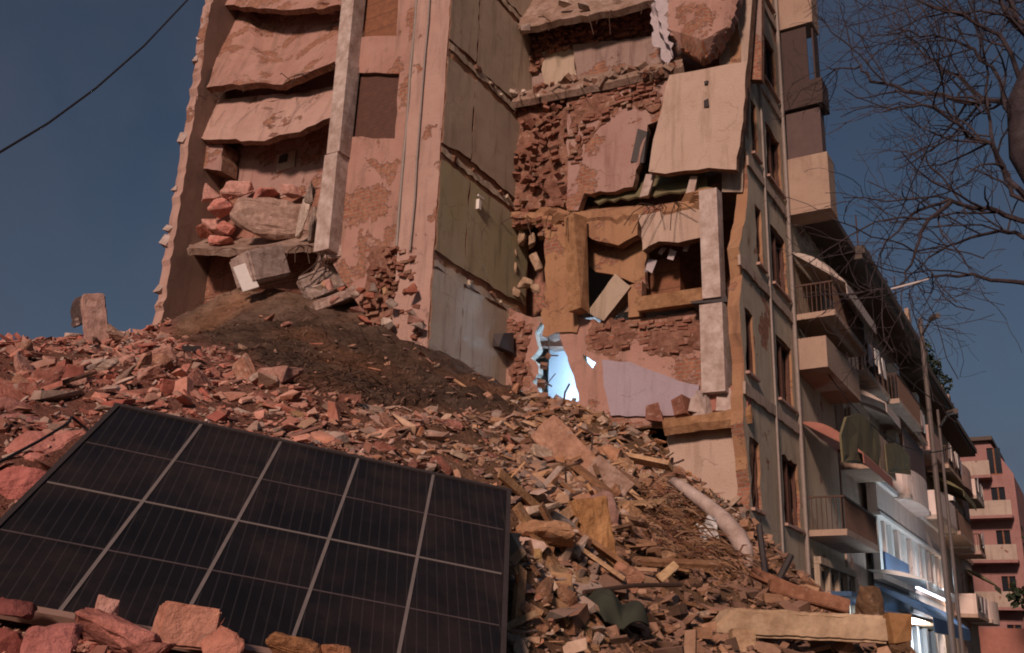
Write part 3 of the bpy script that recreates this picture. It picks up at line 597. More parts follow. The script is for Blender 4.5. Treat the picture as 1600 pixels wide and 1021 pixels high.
# first storey above the heap
Hs = [KA(h, .05) for h in ([(850, 494), (866, 497), (880, 542), (896, 588), (905, 626), (893, 640), (870, 638), (842, 630), (840, 604), (832, 598), (842, 584), (838, 566), (829, 560), (842, 545), (836, 520)],
      [(816, 512), (826, 514), (824, 541), (817, 538)], [(911, 553), (931, 567), (926, 576), (912, 562)], [(811, 568), (820, 560), (818, 580), (810, 583)], [(807, 608), (816, 610), (814, 622), (806, 620)])]
wall('lower_wall', KA([(784, 478), (850, 505), (905, 495), (945, 505), (1100, 484), (1100, 668), (784, 668)], .05), Hs, off=.05, thick=.25, m='pink', side='pale', parent=BR, jag=.03, step=.15, res=.3)
bricks('broken_brickwork', KA([(925, 502), (1095, 490), (1095, 545), (1040, 560), (985, 545), (940, 552), (915, 540)], -.05), 'a', -.03, BR, out=.05, miss=.6, depth=.1)
bricks('broken_brickwork', KA([(790, 500), (830, 506), (820, 560), (814, 600), (800, 640), (788, 640)], -.05), 'a', -.03, BR, out=.06, miss=.55, depth=.12)
wall('spill_panel', KA([(940, 562), (985, 566), (1060, 595), (1092, 602), (1088, 650), (955, 650), (944, 605)], -.03), off=-.03, thick=.06, m='spill', parent=BR, jag=.02)  # the lamp's bluish spill on the wall, put into this panel's colour
mb = MB(); mb.box(pb(783, 535, BW - .1), (.5, .4, .5), None, 0, .08); mb.build('dark_pipe_patch', M['dark'], BR)  # dark block put in for the shade of a torn pipe opening
mb = MB(); mb.box((pa(1117, 478, -.4) + pa(1119, 618, -.4)) / 2, (.5, .62, (pa(1117, 478, -.4) - pa(1119, 618, -.4)).length), None, 0, .03); mb.build('column', M['pale_c'], BR, label='lower pale column just left of the street corner')
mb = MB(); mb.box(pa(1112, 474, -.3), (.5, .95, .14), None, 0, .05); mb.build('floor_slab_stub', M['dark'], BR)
for x0, y0, x1, y1, rr_ in ((842, 560, 872, 556, .02), (836, 590, 862, 604, .025), (860, 508, 858, 560, .02), (846, 620, 868, 584, .015), (880, 632, 890, 600, .03)):
    mb = MB(); q0, q1 = pa(x0, y0, .18), pa(x1, y1, .12); mb.tube([q0, q0.lerp(q1, .5) + Vector((0, .04, .05)), q1], rr_, 5); mb.build('rebar', M['iron'], BR)
for x, y, s_ in ((850, 572, .16), (858, 556, .12), (846, 600, .2), (872, 628, .22), (862, 634, .18)): mb = MB(); mb.box(pa(x, y, .1), (s_, s_ * 1.2, s_), Euler((rng.random(), rng.random(), rng.random())).to_matrix(), 0, .03); mb.build('wall_fragment', M['core'], BR)
# ledge and the tan wall below
sheet('floor_slab', [[(1035, 650, .8), (1170, 630, .8)], [(1036, 656, -.5), (1172, 636, -.5)], [(1036, 668, -.55), (1172, 650, -.55)]], .2, 'orange', BR, .06)
wall('tan_wall', KA([(1042, 664), (1170, 646), (1174, 800), (1050, 810), (1046, 720)], -.1), off=-.1, thick=.25, m='tan', parent=BR, jag=.03, label='smooth tan wall low beside the street corner')
for x, s in ((1022, .45), (1066, .5), (1100, .6), (1136, .55), (1158, .5), (1084, .35), (1122, .4)): mb = MB(); mb.box(pa(x, 645 - (x - 1020) * .15, -.3), (.3, s * .8, s), Euler((rng.uniform(-.2, .2), rng.uniform(-.2, .2), rng.uniform(-.4, .4))).to_matrix(), 0, .07); mb.build('smashed_cupboard', M[rng.choice(('brick', 'redawn', 'pale_c'))], BR)
# floors and partitions inside
mb = MB()
for z in FLOORS: mb.bx(.95 if z != 11.3 else .31, 4.79, .32, 7.0, z - .28 - (.35 if z == 11.3 else 0), z - .02 - (.35 if z == 11.3 else 0))
mb.build('inner_floor', M['slab'], BR)
mb = MB(); mb.bx(4.8, 5.1, .31, 17.2, 3, ZT - .31); mb.bx(2.8, 3., 4.2, 7.2, 8, 11.2); mb.bx(-2., 5.1, .31, 17.2, ZT - .3, ZT - .1); mb.bx(.8, 4, 4.1, 4.25, 8, 11.2); mb.build('inner_partition', M['roomwhite'], BR)
# bent reinforcing bars at the torn floor edges
mb = MB()
for (x0, y0, x1, y1, a, n) in ((790, 160, 1060, 100, -.2, 11), (790, 340, 1110, 312, -.3, 12), (310, 150, 540, 100, -3.8, 8), (300, 390, 500, 382, -3.9, 8), (812, 42, 1018, 4, -.3, 7)):
    for k in range(n):
        f = rng.random(); q = pa(x0 + (x1 - x0) * f, y0 + (y1 - y0) * f, a); L = rng.uniform(.3, 1.1); e = Vector((-rng.uniform(0, .5), rng.uniform(-.4, .4), -rng.uniform(.1, 1))).normalized() * L
        mb = MB(); mb.tube([q + Vector((.3, 0, 0)), q, q + e * .5 + Vector((-.1 * L, 0, .05)), q + e], .013, 4); mb.build('rebar', M['iron'], BR)
# ---- street front of the broken block
Hf = []
for z in (4.7, 8., 11.3, 14.6, 17.9, 21.2): Hf += [[(-.30, z + .45), (.42, z + .45), (.42, z + 2.1), (-.30, z + 2.1)], [(2.45, z + .45), (3.95, z + .45), (3.95, z + 2.2), (2.45, z + 2.2)]]
Hf = [h for h in Hf if not (h[0][0] < 0 and h[0][1] > 11)] + [[(1.05, z + .5), (1.6, z + .5), (1.6, z + 2.2), (1.05, z + 2.2)] for z in (11.3, 14.6, 17.9, 21.2)]
wall('street_front', [(-.35, 2), (9., 2), (9., 15.), (5.25, 15.), (5.2, ZT), (.3, ZT), (.15, 20), (.35, 18), (.2, 17), (.5, 14), (.1, 12.6), (-.55, 11.6), (-.35, 10.9), (-.7, 10), (-.5, 8.6), (-.75, 7), (-.4, 5.6), (-.6, 4.5)], Hf, plane='b', off=0, thick=.3, m='front', side='ochre', parent=BR, jag=.07, step=.3, res=.6)  # broken edge coloured ochre for the orange light along the corner
for h in Hf:
    x0, x1, z0, z1 = h[0][0], h[1][0], h[0][1], h[2][1]
    mb = MB(); mb.bx(x0 - .05, x1 + .05, .18, .22, z0 - .05, z1 + .05); wn = mb.build('window', M['darkwood' if rng.random() < .6 else 'glass'], BR)
    mb = MB(); mb.bx(x0 - .04, x1 + .04, .06, .17, z0 - .04, z0 + .06); mb.bx(x0 - .04, x1 + .04, .06, .17, z1 - .06, z1 + .04); mb.bx(x0 - .04, x0 + .06, .07, .16, z0, z1); mb.bx(x1 - .06, x1 + .04, .07, .16, z0, z1)
    if x1 - x0 > 1: mb.bx((x0 + x1) / 2 - .04, (x0 + x1) / 2 + .04, .08, .17, z0, z1)
    mb.build('frame', M['darkwood'], wn)
    mb = MB(); mb.bx(x0 - .1, x1 + .1, -.1, .05, z0 - .1, z0 - .03); mb.build('sill', M['pier'], wn)
for z in (8., 11.3, 14.6, 17.9, 21.2):
    mb = MB(); wall_mb(mb, [(.4 if z > 12 else -.7, z - .22), (4.3, z - .22), (4.3, z + .06), (.4 if z > 12 else -.7, z + .06)], plane='b', off=-.07, thick=.06, jag=.025, mi_side=0); mb.build('floor_band', M['front2'], BR)
mb = MB(); mb.tube([(4.2, -.08, ZT), (4.2, -.08, 2)], .06, 7); mb.tube([(1.9, -.06, ZT), (1.9, -.06, 4)], .035, 6); mb.build('drain_pipe', M['pipe'], BR)
# balconies, one above the other
def balcony(par, a0, a1, z, out, h, m, rail=False, mr='balc'):
    mb = MB(); mb.bx(a0, a1, -out, -.01, z - .18, z, 0, .01); bo = mb.build('balcony', M[m], par)
    mb = MB()
    if rail:
        mb.bx(a0, a1, -out + .01, -out + .05, z + h - .05, z + h); mb.bx(a0 + .01, a0 + .05, -out + .05, -.02, z + h - .05, z + h)
        x = a0 + .06
        while x < a1: mb.bx(x, x + .025, -out + .02, -out + .045, z + .004, z + h - .052); x += .13
        y = -out + .1
        while y < -.05: mb.bx(a0 + .02, a0 + .045, y, y + .025, z + .004, z + h - .052); y += .13
        mb.build('railing', M['iron'], bo)
    elif mr.startswith('round '):
        mr = mr[6:]; n = 12; P = [(a0 + (a1 - a0) * (.5 - .5 * math.cos(PI * k / n)), -out * .55 - out * .6 * math.sin(PI * k / n) ** .7) for k in range(n + 1)]; P = [(a0, -.02)] + P + [(a1, -.02)]; C_ = ((a0 + a1) / 2, -out * .3)
        Q = [(C_[0] + (x - C_[0]) * .95, C_[1] + (y - C_[1]) * .92) for x, y in P]; K = len(P); vs = [(x, y, z - .2) for x, y in P] + [(x, y, z + h) for x, y in P] + [(x, y, z + h) for x, y in Q] + [(x, y, z - .2) for x, y in Q]
        for k in range(K - 1): mb.add([vs[k], vs[k + 1], vs[K + k + 1], vs[K + k], vs[2 * K + k], vs[2 * K + k + 1], vs[3 * K + k], vs[3 * K + k + 1]], [(0, 1, 2, 3), (3, 2, 5, 4), (4, 5, 7, 6)])
        bm_ = MB(); bm_.add([(x, y, z - .2) for x, y in P], [tuple(range(K))[::-1]]); mb.add([(x, y, z - .2) for x, y in P], [tuple(range(K))[::-1]]); mb.build('parapet', M[mr], bo)
    else:
        mb.bx(a0 + .003, a1 - .003, -out + .003, -out + .11, z + .003, z + h); mb.bx(a0 + .004, a0 + .11, -out + .112, -.02, z + .003, z + h); mb.bx(a1 - .11, a1 - .004, -out + .112, -.02, z + .003, z + h); mb.build('parapet', M[mr], bo)
    return bo
mb = MB(); mb.bx(5.3, 9.25, -1.0, 8., 15.02, 15.25); mb.build('roof', M['roofing'], BR)
b1 = balcony(BR, 4.4, 5.25, 14.75, 1.3, 1.7, 'balc'); b2 = balcony(BR, 4.4, 5.25, 18.35, 1.3, .7, 'balcdark', mr='balcdark'); b3 = balcony(BR, 4.4, 5.25, 21.3, 1.15, 1.6, 'balc'); b4 = balcony(BR, 4.4, 8.7, 11.4, 1.2, .9, 'balc', True); b5 = balcony(BR, 4.4, 8.7, 9.9, .9, .75, 'balc', mr='balc'); b6 = balcony(BR, 4.4, 8.7, 5.2, 1.1, .9, 'balc', True)
mb = MB(); mb.bx(4.55, 4.6, -1.15, -.1, 16.5, 18.1); mb.bx(4.62, 5.2, -1.12, -1.08, 16.6, 18.1); mb.build('curtain', M['curtain'], b1)
mb = MB(); mb.bx(4.5, 4.55, -.9, -.1, 19.1, 21.1); mb.bx(4.56, 5.2, -1.1, -1.05, 19.1, 21.); mb.build('screen', M['balcdark'], b2)
def awning(par, a0, a1, z0, z1, out, m, curve=.25, drop=.3, lab=None, n=8):
    """cloth stretched from the wall down and out, with a hanging front strip"""
    mb = MB(); P = []
    for i in range(n + 1):
        t = i / n; P.append((-.03 - out * t, z0 + (z1 - z0) * t + curve * math.sin(PI * t) ))
    P.append((-.03 - out - .01, z1 - drop))
    vs = []; K = 6
    for k in range(K + 1):
        x = a0 + (a1 - a0) * k / K
        for i, p in enumerate(P): vs.append((x, p[0], p[1] - .04 * math.sin(k * PI) + (.05 * noise.noise(Vector((x, p[1], 2))))))
    m_ = len(P); fs = [(k * m_ + i, (k + 1) * m_ + i, (k + 1) * m_ + i + 1, k * m_ + i + 1) for k in range(K) for i in range(m_ - 1)]
    for k in (0, K): fs.append(tuple(k * m_ + i for i in range(m_ - 1)) )
    mb.add(vs, fs); o = mb.build('awning', M[m], par, label=lab)
    s = o.modifiers.new('thickness', 'SOLIDIFY'); s.thickness = .025; return o
awning(BR, 4.5, 8.6, 13.4, 12.2, 1.5, 'paleawn', .25, .35, 'pale striped awning over the middle balcony')
awning(BR, 4.5, 8.6, 8.2, 7.2, 1.6, 'redawn', .3, .25, 'faded red awning low on the broken block')
wall('dim_shop_wall', [(4.4, -.2), (9, -.2), (9, 4.6), (4.4, 4.6)], plane='b', off=-.05, thick=.04, m='front', parent=BR)

# the lit room behind the triangular hole
wl = empty('work_lamp', tuple(W(1.7, 4.95, 8.05)), ANG, label='bright blue-white work lamp inside the gap in the lower wall', cat='lamp')
mb = MB(); mb.tube([(0, 0, 0), (0, 0, 1.25)], .02, 6)
for k in range(3): mb.tube([(0, 0, .5), (.35 * math.cos(k * 2.1), .35 * math.sin(k * 2.1), 0)], .015, 5)
mb.build('stand', M['iron'], wl)
mb = MB(); mb.bx(-.12, .0, -.14, .14, 1.25, 1.45); mb.build('housing', M['dark'], wl); mb = MB(); mb.bx(.004, .02, -.12, .12, 1.27, 1.43); mb.build('lamp_face', M['lampb'], wl)
ld = bpy.data.lights.new('work_light', 'POINT'); ld.energy = 430; ld.color = (.36, .64, 1.); ld.shadow_soft_size = .12; lo = link(bpy.data.objects.new('work_light', ld), wl); lo.location = (.25, 0, 1.35)

#@@ STREET
rng = random.Random(21)
def street_house(name, a0, a1, top, storeys, m, label, balc_out=1.2, b_off=0., style=0, eave=.9):
    o = empty(name, tuple(W(a0, b_off, 0)), ANG, label=label, cat='building', group='houses along the street')
    L = a1 - a0; holes = []; nwin = max(2, int(L / 2.6)); pitch = L / nwin
    for z in storeys:
        for k in range(nwin): x = (k + .5) * pitch; holes.append([(x - .55, z + .35), (x + .55, z + .35), (x + .55, z + 2.35), (x - .55, z + 2.35)])
    wall('street_wall', [(0, -.2), (L, -.2), (L, top), (0, top)], holes, plane='b', off=0, thick=.3, m=m, side=m, parent=o, res=1.6, warp=0)
    mb = MB(); mb.bx(.02, .3, .31, 9, 0, top - .01); mb.bx(L - .3, L - .02, .31, 9, 0, top - .01); mb.bx(.31, L - .31, 8.7, 9, 0, top - .01); mb.build('wall', M[m], o)
    mb = MB(); mb.bx(-.05, L + .05, -eave, 9.1, top, top + .28); mb.bx(-.02, L + .02, -eave + .1, -.02, top - .18, top - .003); rf = mb.build('roof', M['roofing'], o)
    x = rng.uniform(.3, 1.5)
    while x < L - 1.5:
        k = rng.random(); wd = rng.uniform(.5, 1.8); mb = MB()
        if k < .4: mb.bx(x, x + wd, -eave + .1, -eave + .25, top + .285, top + rng.uniform(.6, 1.1)); mb.build('roof_parapet', M[rng.choice(('front2', 'balc'))], o)
        elif k < .7: mb.tube([(x, -eave + .3, top + .28), (x, -eave + .3, top + rng.uniform(1.2, 2.2))], .025, 5); mb.tube([(x - .4, -eave + .3, top + 1.1), (x + .4, -eave + .3, top + 1.15)], .015, 4); mb.build('aerial', M['iron'], o)
        else: mb.bx(x, x + .5, .4, .9, top + .285, top + 1.2); mb.build('chimney', M['front2'], rf)
        x += wd + rng.uniform(.6, 2.2)
    mb = MB()
    for z in storeys: mb.bx(0, L, -.10, -.004, z - .12, z + .10)
    mb.build('floor_band', M['pier' if style else 'front2'], o)
    for h in holes:
        x0, x1, z0, z1 = h[0][0], h[1][0], h[0][1], h[2][1]; s = rng.random()
        mb = MB(); mb.bx(x0, x1, .16, .2, z0, z1); wn = mb.build('window', M['glass' if s < .45 else 'darkwood' if s < .8 else 'curtain'], o)
        mb = MB(); mb.bx(x0, x1, .08, .15, z0, z0 + .07); mb.bx(x0, x1, .08, .15, z1 - .07, z1); mb.bx(x0, x0 + .07, .085, .145, z0 + .071, z1 - .071); mb.bx(x1 - .07, x1, .085, .145, z0 + .071, z1 - .071); mb.bx((x0 + x1) / 2 - .03, (x0 + x1) / 2 + .03, .09, .14, z0 + .071, z1 - .071); mb.build('frame', M['white' if s < .3 else 'brownpanel'], wn)
    for si, z in enumerate(storeys):
        x = rng.uniform(0, .5)
        while x < L - 2.:
            ln = min(rng.choice((2.6, 3.8, 5.)), L - x - .05); kind = rng.random(); out = balc_out * rng.uniform(.8, 1.05)
            if rng.random() < .86:
                bo = balcony(o, x, x + ln, z, out, rng.uniform(.85, 1.05), rng.choice(('balc', 'front2', 'pier')), kind < .4, rng.choice(('round pier', 'round fascia', 'pier', 'fascia', 'round front2', 'balc')))
                q = rng.random()
                if rng.random() < .35: mb = MB(); ax = x + rng.uniform(.3, ln - .9); mb.bx(ax, ax + .8, -.38, -.02, z + 2.45, z + 3.0, 0, .01); mb.build('air_conditioner', M['white'], o)
                if q < .30: awning(o, x + .1, x + ln - .1, z + 2.7, z + 1.9, out + .25, rng.choice(('paleawn', 'oliveawn', 'redawn')), .15, .3)
                elif q < .45: mb = MB(); mb.bx(x + .1, x + ln - .1, -out + .06, -out + .09, z + rng.uniform(.9, 1.3), z + 2.5); mb.build('blind', M[rng.choice(('oliveawn', 'curtain', 'balcdark'))], bo)
                elif q < .75:
                    xx = x + .3
                    while xx < x + ln - .5:
                        wd = rng.uniform(.2, .5); mb = MB()
                        mb.box((xx, -out - .06, z + rng.uniform(.5, .75)), (wd, .03, rng.uniform(.5, .9)), Euler((rng.uniform(-.05, .05), 0, 0)).to_matrix(), 0, .03); mb.build('washing', M[rng.choice(('cloth', 'white', 'curtain', 'paleawn'))], bo); xx += wd + rng.uniform(.05, .5)
            x += ln + rng.uniform(.2, .9)
    return o
street = []
h2 = street_house('apartment_house', 9.3, 21.9, 15.0, (7.9, 11.0), 'front2', 'brown balconied house beside the broken block, its dark eave above bare twigs', 1.3, 0, 0, 1.3)
h3 = street_house('apartment_house', 22., 33., 14.6, (8.0, 11.0), 'front', 'second balconied house along the street, plants on its roof edge', 1.25, 0, 0, 1.2)
h4 = street_house('apartment_house', 33.1, 43., 14.6, (4.6, 8.0, 11.4), 'front2', 'third balconied house along the street, behind the dark poles', 1.2, 0, 1, 1.)
# roof terrace greenery on the second house
def leafblob(mb, c, r, n, s):
    for k in range(n):
        d = Vector((rng.gauss(0, 1), rng.gauss(0, 1), rng.gauss(0, .8))); p = Vector(c) + d.normalized() * r * rng.random() ** .4
        u = Vector((rng.gauss(0, 1), rng.gauss(0, 1), rng.gauss(0, 1))).normalized(); v = u.orthogonal().normalized() * s * rng.uniform(.5, 1.2); u = u * s * .5
        mb.add([p - v, p + u, p + v, p - u], [(0, 1, 2, 3)])
for i, (a, z) in enumerate(((24.5, 15.2), (27.5, 15.1), (30.5, 15.3))):
    p = empty('roof_plant', tuple(W(a, -.6, 14.9)), ANG, label='dark potted shrub on the roof edge of the second balconied house', cat='plant', group='shrubs on the roof edge')
    mb = MB(); mb.tube([(0, 0, 0), (0, 0, .4)], [.22, .28], 10); mb.build('pot', M['redawn'], p)
    mb = MB(); leafblob(mb, (0, 0, 1.), .75, 260, .16); mb.build('foliage', M['leaf'], p)
# large olive canvas blinds that hang from the balconies above the shop
for pts, b in (([(1322, 652), (1345, 646), (1372, 668), (1377, 700), (1374, 728), (1318, 722), (1314, 680)], -1.5), ([(1384, 694), (1404, 692), (1420, 712), (1424, 742), (1388, 738)], -1.5)):
    P = [(q.x - 9.3, q.z) for q in (pb(x, y, b) for x, y in pts)]
    wall('canvas_blind', P, plane='b', off=b, thick=.05, m='oliveawn', side='oliveawn', parent=h2, warp=.05, res=.5)
# shop front: fascia, colonnade of upper windows, blue sign boards, blue awning and its lamps
sh = empty('shop_front', tuple(W(12.2, -.16, 0)), ANG, label='pale two-storey shop front with narrow white window posts and a blue awning', cat='shop front')
L = 15.4
mb = MB(); mb.bx(0, L, -.35, -.02, 6.75, 7.75); mb.build('fascia', M['fascia'], sh)
mb = MB(); mb.bx(-.1, L + .1, -.5, -.02, 7.76, 7.92); mb.bx(-.1, L + .1, -.45, -.02, 6.64, 6.745); mb.build('cornice', M['white'], sh)
mb = MB(); mb.bx(.05, L, -.04, -.01, 3.4, 6.63); mb.build('window', M['glass'], sh)
x = .15; k = 0
while x < L:
    mb = MB(); mb.bx(x, x + (.34 if k % 3 else .55), -.28, -.05, 4.75, 6.63); mb.build('window_post', M['fascia' if k % 2 else 'white'], sh); x += rng.uniform(.95, 1.35); k += 1
mb = MB(); mb.bx(0, L, -.35, -.05, 4.55, 4.74); mb.build('sill', M['fascia'], sh)
mb = MB(); mb.bx(.6, 5.2, -.36, -.29, 4.78, 5.5); mb.build('sign_board', M['bluepanel'], sh)
mb = MB(); x = 5.4
while x < L: mb.bx(x, x + .09, -.34, -.24, 3.9, 4.545); x += .5
mb.bx(5.3, L, -.36, -.22, 3.75, 3.89); mb.build('railing', M['white'], sh)
o = awning(sh, .2, L - 6., 4.3, 3.35, 1.7, 'blueawn', .2, .45, 'blue shop awning under a strip of white lamps', 8)
awning(sh, -.7, 6.5, 4.75, 4.42, 1.75, 'white', .12, .28, 'white upper canopy edge glowing over the blue awning')
mb = MB(); mb.bx(-.5, 5.5, -1.5, -1.4, 4.2, 4.26); mb.build('lamp_strip', M['lampw'], sh)
mb = MB(); mb.bx(L - 1.6, L - .2, -.75, -.6, 3.72, 3.84); mb.build('warm_lamp', M['lampy'], sh)
for k in range(7):
    mb = MB(); mb.bx(.2 + k * 2.2, .55 + k * 2.2, -.2, -.03, 0, 3.35); mb.build('shop_post', M['white'], sh)
mb = MB(); mb.bx(.5, L, -.02, -.008, .1, 3.3); mb.build('shop_window', M['roomwhite'], sh)
for (x, y, z, e, c) in ((.8, -1.75, 4.6, 130, (.7, .86, 1.)), (4., -1.75, 4.6, 110, (.75, .88, 1.)), (7.2, -1.75, 4.6, 110, (.85, .9, 1.)), (L - .9, -1.2, 3.9, 160, (1., .72, .55)), (7., -.9, 2.6, 120, (.8, .9, 1.))):
    ld = bpy.data.lights.new('shop_light', 'POINT'); ld.energy = e; ld.color = c; ld.shadow_soft_size = .1; lo = link(bpy.data.objects.new('shop_light', ld), sh); lo.location = (x, y, z)
# ground floor shop beside the broken block: glass door, blue canopy
ls = empty('corner_shop', tuple(W(4.5, -.1, 0)), ANG, label='small shop front with a blue canopy at the foot of the broken block', cat='shop front')
mb = MB(); mb.bx(0, 4.4, -.05, -.01, .1, 4.2); mb.build('window', M['glass'], ls)
mb = MB()
for x in (0, 1.1, 2.2, 3.3, 4.3): mb.bx(x, x + .16, -.2, -.055, 0, 4.3)
mb.bx(0, 4.46, -.25, -.06, 4.31, 4.5); mb.build('frame', M['grey'], ls)
mb = MB(); mb.bx(.4, 4.6, -.9, -.06, 3.5, 3.62); mb.build('canopy', M['blueawn'], ls)
mb = MB(); mb.bx(2.6, 4.5, -.7, -.6, 3.2, 3.3); mb.build('lamp_strip', M['lampw'], ls)
ld = bpy.data.lights.new('shop_light', 'POINT'); ld.energy = 90; ld.color = (.7, .86, 1.); ld.shadow_soft_size = .1; lo = link(bpy.data.objects.new('shop_light', ld), ls); lo.location = (3.6, -1., 3.)
# poles by the kerb
for i, (px, r, top, rad, lab) in enumerate(((1488, 33, 12.6, .095, 'dark street pole in front of the third house, thicker of two'), (1502, 35, 10., .06, 'thin dark street pole just right of the thicker one'))):
    p = at(px, 1000, r); o = empty('street_pole', (p.x, p.y, 0), 0, label=lab, cat='pole')
    mb = MB(); mb.tube([(0, 0, 0), (0, 0, top * .5), (0, 0, top)], [rad, rad * .9, rad * .75], 10); mb.build('pole', M['polepaint'], o)
    mb = MB(); mb.tube([(0, 0, top - .6), (.0, -.8, top - .3)], .04, 6); mb.tube([(0, -.8, top - .3), (0, -1.3, top - .35)], .09, 8); mb.build('lamp_arm', M['polepaint'], o)
for i, (p, q, sag, lab) in enumerate(((W(5.4, -.3, 14.2), at(1486, 640, 33), .9, 'upper sagging black cable from the broken block to the street pole'), (W(4.3, -.2, 10.9), at(1486, 700, 33), 1.3, 'lower sagging black cable from the broken block to the street pole'))):
    mb = MB(); mb.tube([p.lerp(q, k / 14) - Vector((0, 0, sag * 4 * (k / 14) * (1 - k / 14))) for k in range(15)], .018, 5); mb.build('street_cable', M['cable'], None, True, label=lab, cat='cable')
# far building that closes the street, its face towards the camera
pf = at(1503, 1000, 80); fz = math.atan2(pf.y, pf.x) - PI / 2 - .12
fb = empty('far_building', (pf.x, pf.y, 0), fz, label='pink five-storey building with stacked balconies closing the far end of the street', cat='building', group='houses along the street')
Hh = []
FZ = (2.9, 6.2, 9.4, 12.5, 15.4)
for z in FZ:
    for x in (-2.9, .1, 3.): Hh.append([(x, z + .2), (x + .9, z + .2), (x + .9, z + 2.2), (x, z + 2.2)])
wall('street_wall', [(-4.2, 0), (4.6, 0), (4.6, 15.6), (3.2, 18.1), (-3.4, 18.1), (-4.2, 15.6)], Hh, plane='b', off=0, thick=.3, m='farpink', side='farpink', parent=fb, res=2, warp=0)
mb = MB(); mb.bx(-4.19, 4.59, .31, 9, 0, 15.5); mb.bx(-3.3, 3.1, .31, 9, 15.51, 18.); mb.build('wall', M['farpink'], fb)
mb = MB(); mb.bx(-3.7, 3.5, -.5, 9.2, 18.12, 18.4); mb.build('roof', M['roofing'], fb)
for h in Hh:
    mb = MB(); mb.bx(h[0][0], h[1][0], .15, .2, h[0][1], h[2][1]); wn = mb.build('window', M['glass'], fb)
    mb = MB(); mb.bx(h[0][0], h[1][0], .05, .14, h[0][1], h[0][1] + .1); mb.bx(h[0][0] + .4, h[0][0] + .5, .06, .13, h[0][1] + .1, h[2][1]); mb.build('frame', M['brownpanel'], wn)
for z in FZ:
    mb = MB(); w0 = 4.3 if z < 15 else 3.2; mb.bx(-w0, w0, -1.4, -.01, z - .2, z); bo = mb.build('balcony', M['farpink'], fb); mb = MB(); mb.bx(-w0 + .01, w0 - .01, -1.39, -1.28, z + .004, z + (1.05 if z > 3 else 1.9)); mb.bx(-w0 + .01, -w0 + .12, -1.27, -.02, z + .004, z + 1.0); mb.build('parapet', M['front2' if z > 5 else 'redawn'], bo)
# dark trees at the right end of the street
def leafy(p, h, r, lab, n=1500):
    o = empty('leafy_tree', p, 0, label=lab, cat='tree'); mb = MB(); mb.tube([(0, 0, 0), (.1, 0, h * .3), (0, .1, h * .6)], [.28, .2, .1], 8); mb.build('trunk', M['bark'], o)
    mb = MB()
    for k in range(16):
        c = (rng.gauss(0, r * .45), rng.gauss(0, r * .45), h * .38 + rng.random() * h * .55); leafblob(mb, c, r * rng.uniform(.3, .55), n // 16, .34)
    mb.build('crown', M['leaf'], o); return o
leafy((31.5, 57.5, 0), 11.5, 2.4, 'dark leafy tree at the right edge in front of the far pink building')
leafy((34.5, 57, 0), 13., 3., 'taller dark leafy tree at the right edge, half outside the view')

#@@ TREE
# ------------------------------------------------------------------ bare tree on the right
rng = random.Random(33)
tb = at(1668, 1010, 9.0); tree = empty('bare_tree', (tb.x, tb.y, 0), 0, label='bare dark winter tree reaching in from the right edge', cat='tree')
org = Vector((tb.x, tb.y, 0))
mb = MB(); TRK = [Vector((tb.x, tb.y, -.05))] + [at(x, y, r) for x, y, r in ((1690, 860, 9.), (1684, 560, 9.1), (1662, 340, 9.2), (1606, 240, 9.3), (1600, 160, 9.35), (1634, 60, 9.4), (1660, -160, 9.6))]
mb.tube([p - org for p in TRK], [.24, .20, .17, .15, .16, .15, .09, .07], 10); mb.build('trunk', M['bark'], tree, True)
LIMBS = [([(1650, 330), (1585, 300), (1560, 245), (1520, 210), (1470, 175), (1425, 165), (1380, 172)], (9.2, 8.2), .04),
 ([(1602, 200), (1577, 160), (1545, 160), (1470, 150), (1395, 135), (1355, 117), (1335, 103), (1290, 105)], (9.3, 10.6), .045),
 ([(1630, 85), (1585, 45), (1560, 0), (1530, -50)], (9.4, 8.8), .05), ([(1634, 70), (1590, 30), (1572, -20), (1560, -70)], (9.4, 10), .05),
 ([(1650, 335), (1583, 300), (1555, 225), (1545, 165), (1536, 90), (1540, 20)], (9.2, 9.8), .035),
 ([(1662, 360), (1570, 335), (1530, 325), (1485, 315), (1440, 325), (1400, 360), (1375, 400)], (9.2, 8.), .036),
 ([(1488, 316), (1450, 345), (1430, 390), (1420, 425), (1395, 455)], (8.5, 8.1), .028),
 ([(1668, 400), (1600, 370), (1560, 362), (1495, 380), (1450, 405), (1410, 440)], (9.2, 10.2), .032),
 ([(1674, 465), (1600, 442), (1550, 436), (1500, 427), (1450, 435), (1405, 450)], (9.1, 8.6), .032),
 ([(1600, 240), (1560, 130), (1520, 80), (1480, 60), (1420, 50), (1360, 55)], (9.3, 10.4), .03),
 ([(1545, 165), (1500, 120), (1460, 100), (1420, 60), (1395, 20)], (9.8, 10.5), .028), ([(1610, 150), (1560, 60), (1500, 20), (1440, 5), (1380, -15)], (9.4, 9.), .035)]
mb = MB(); cnt = [0]
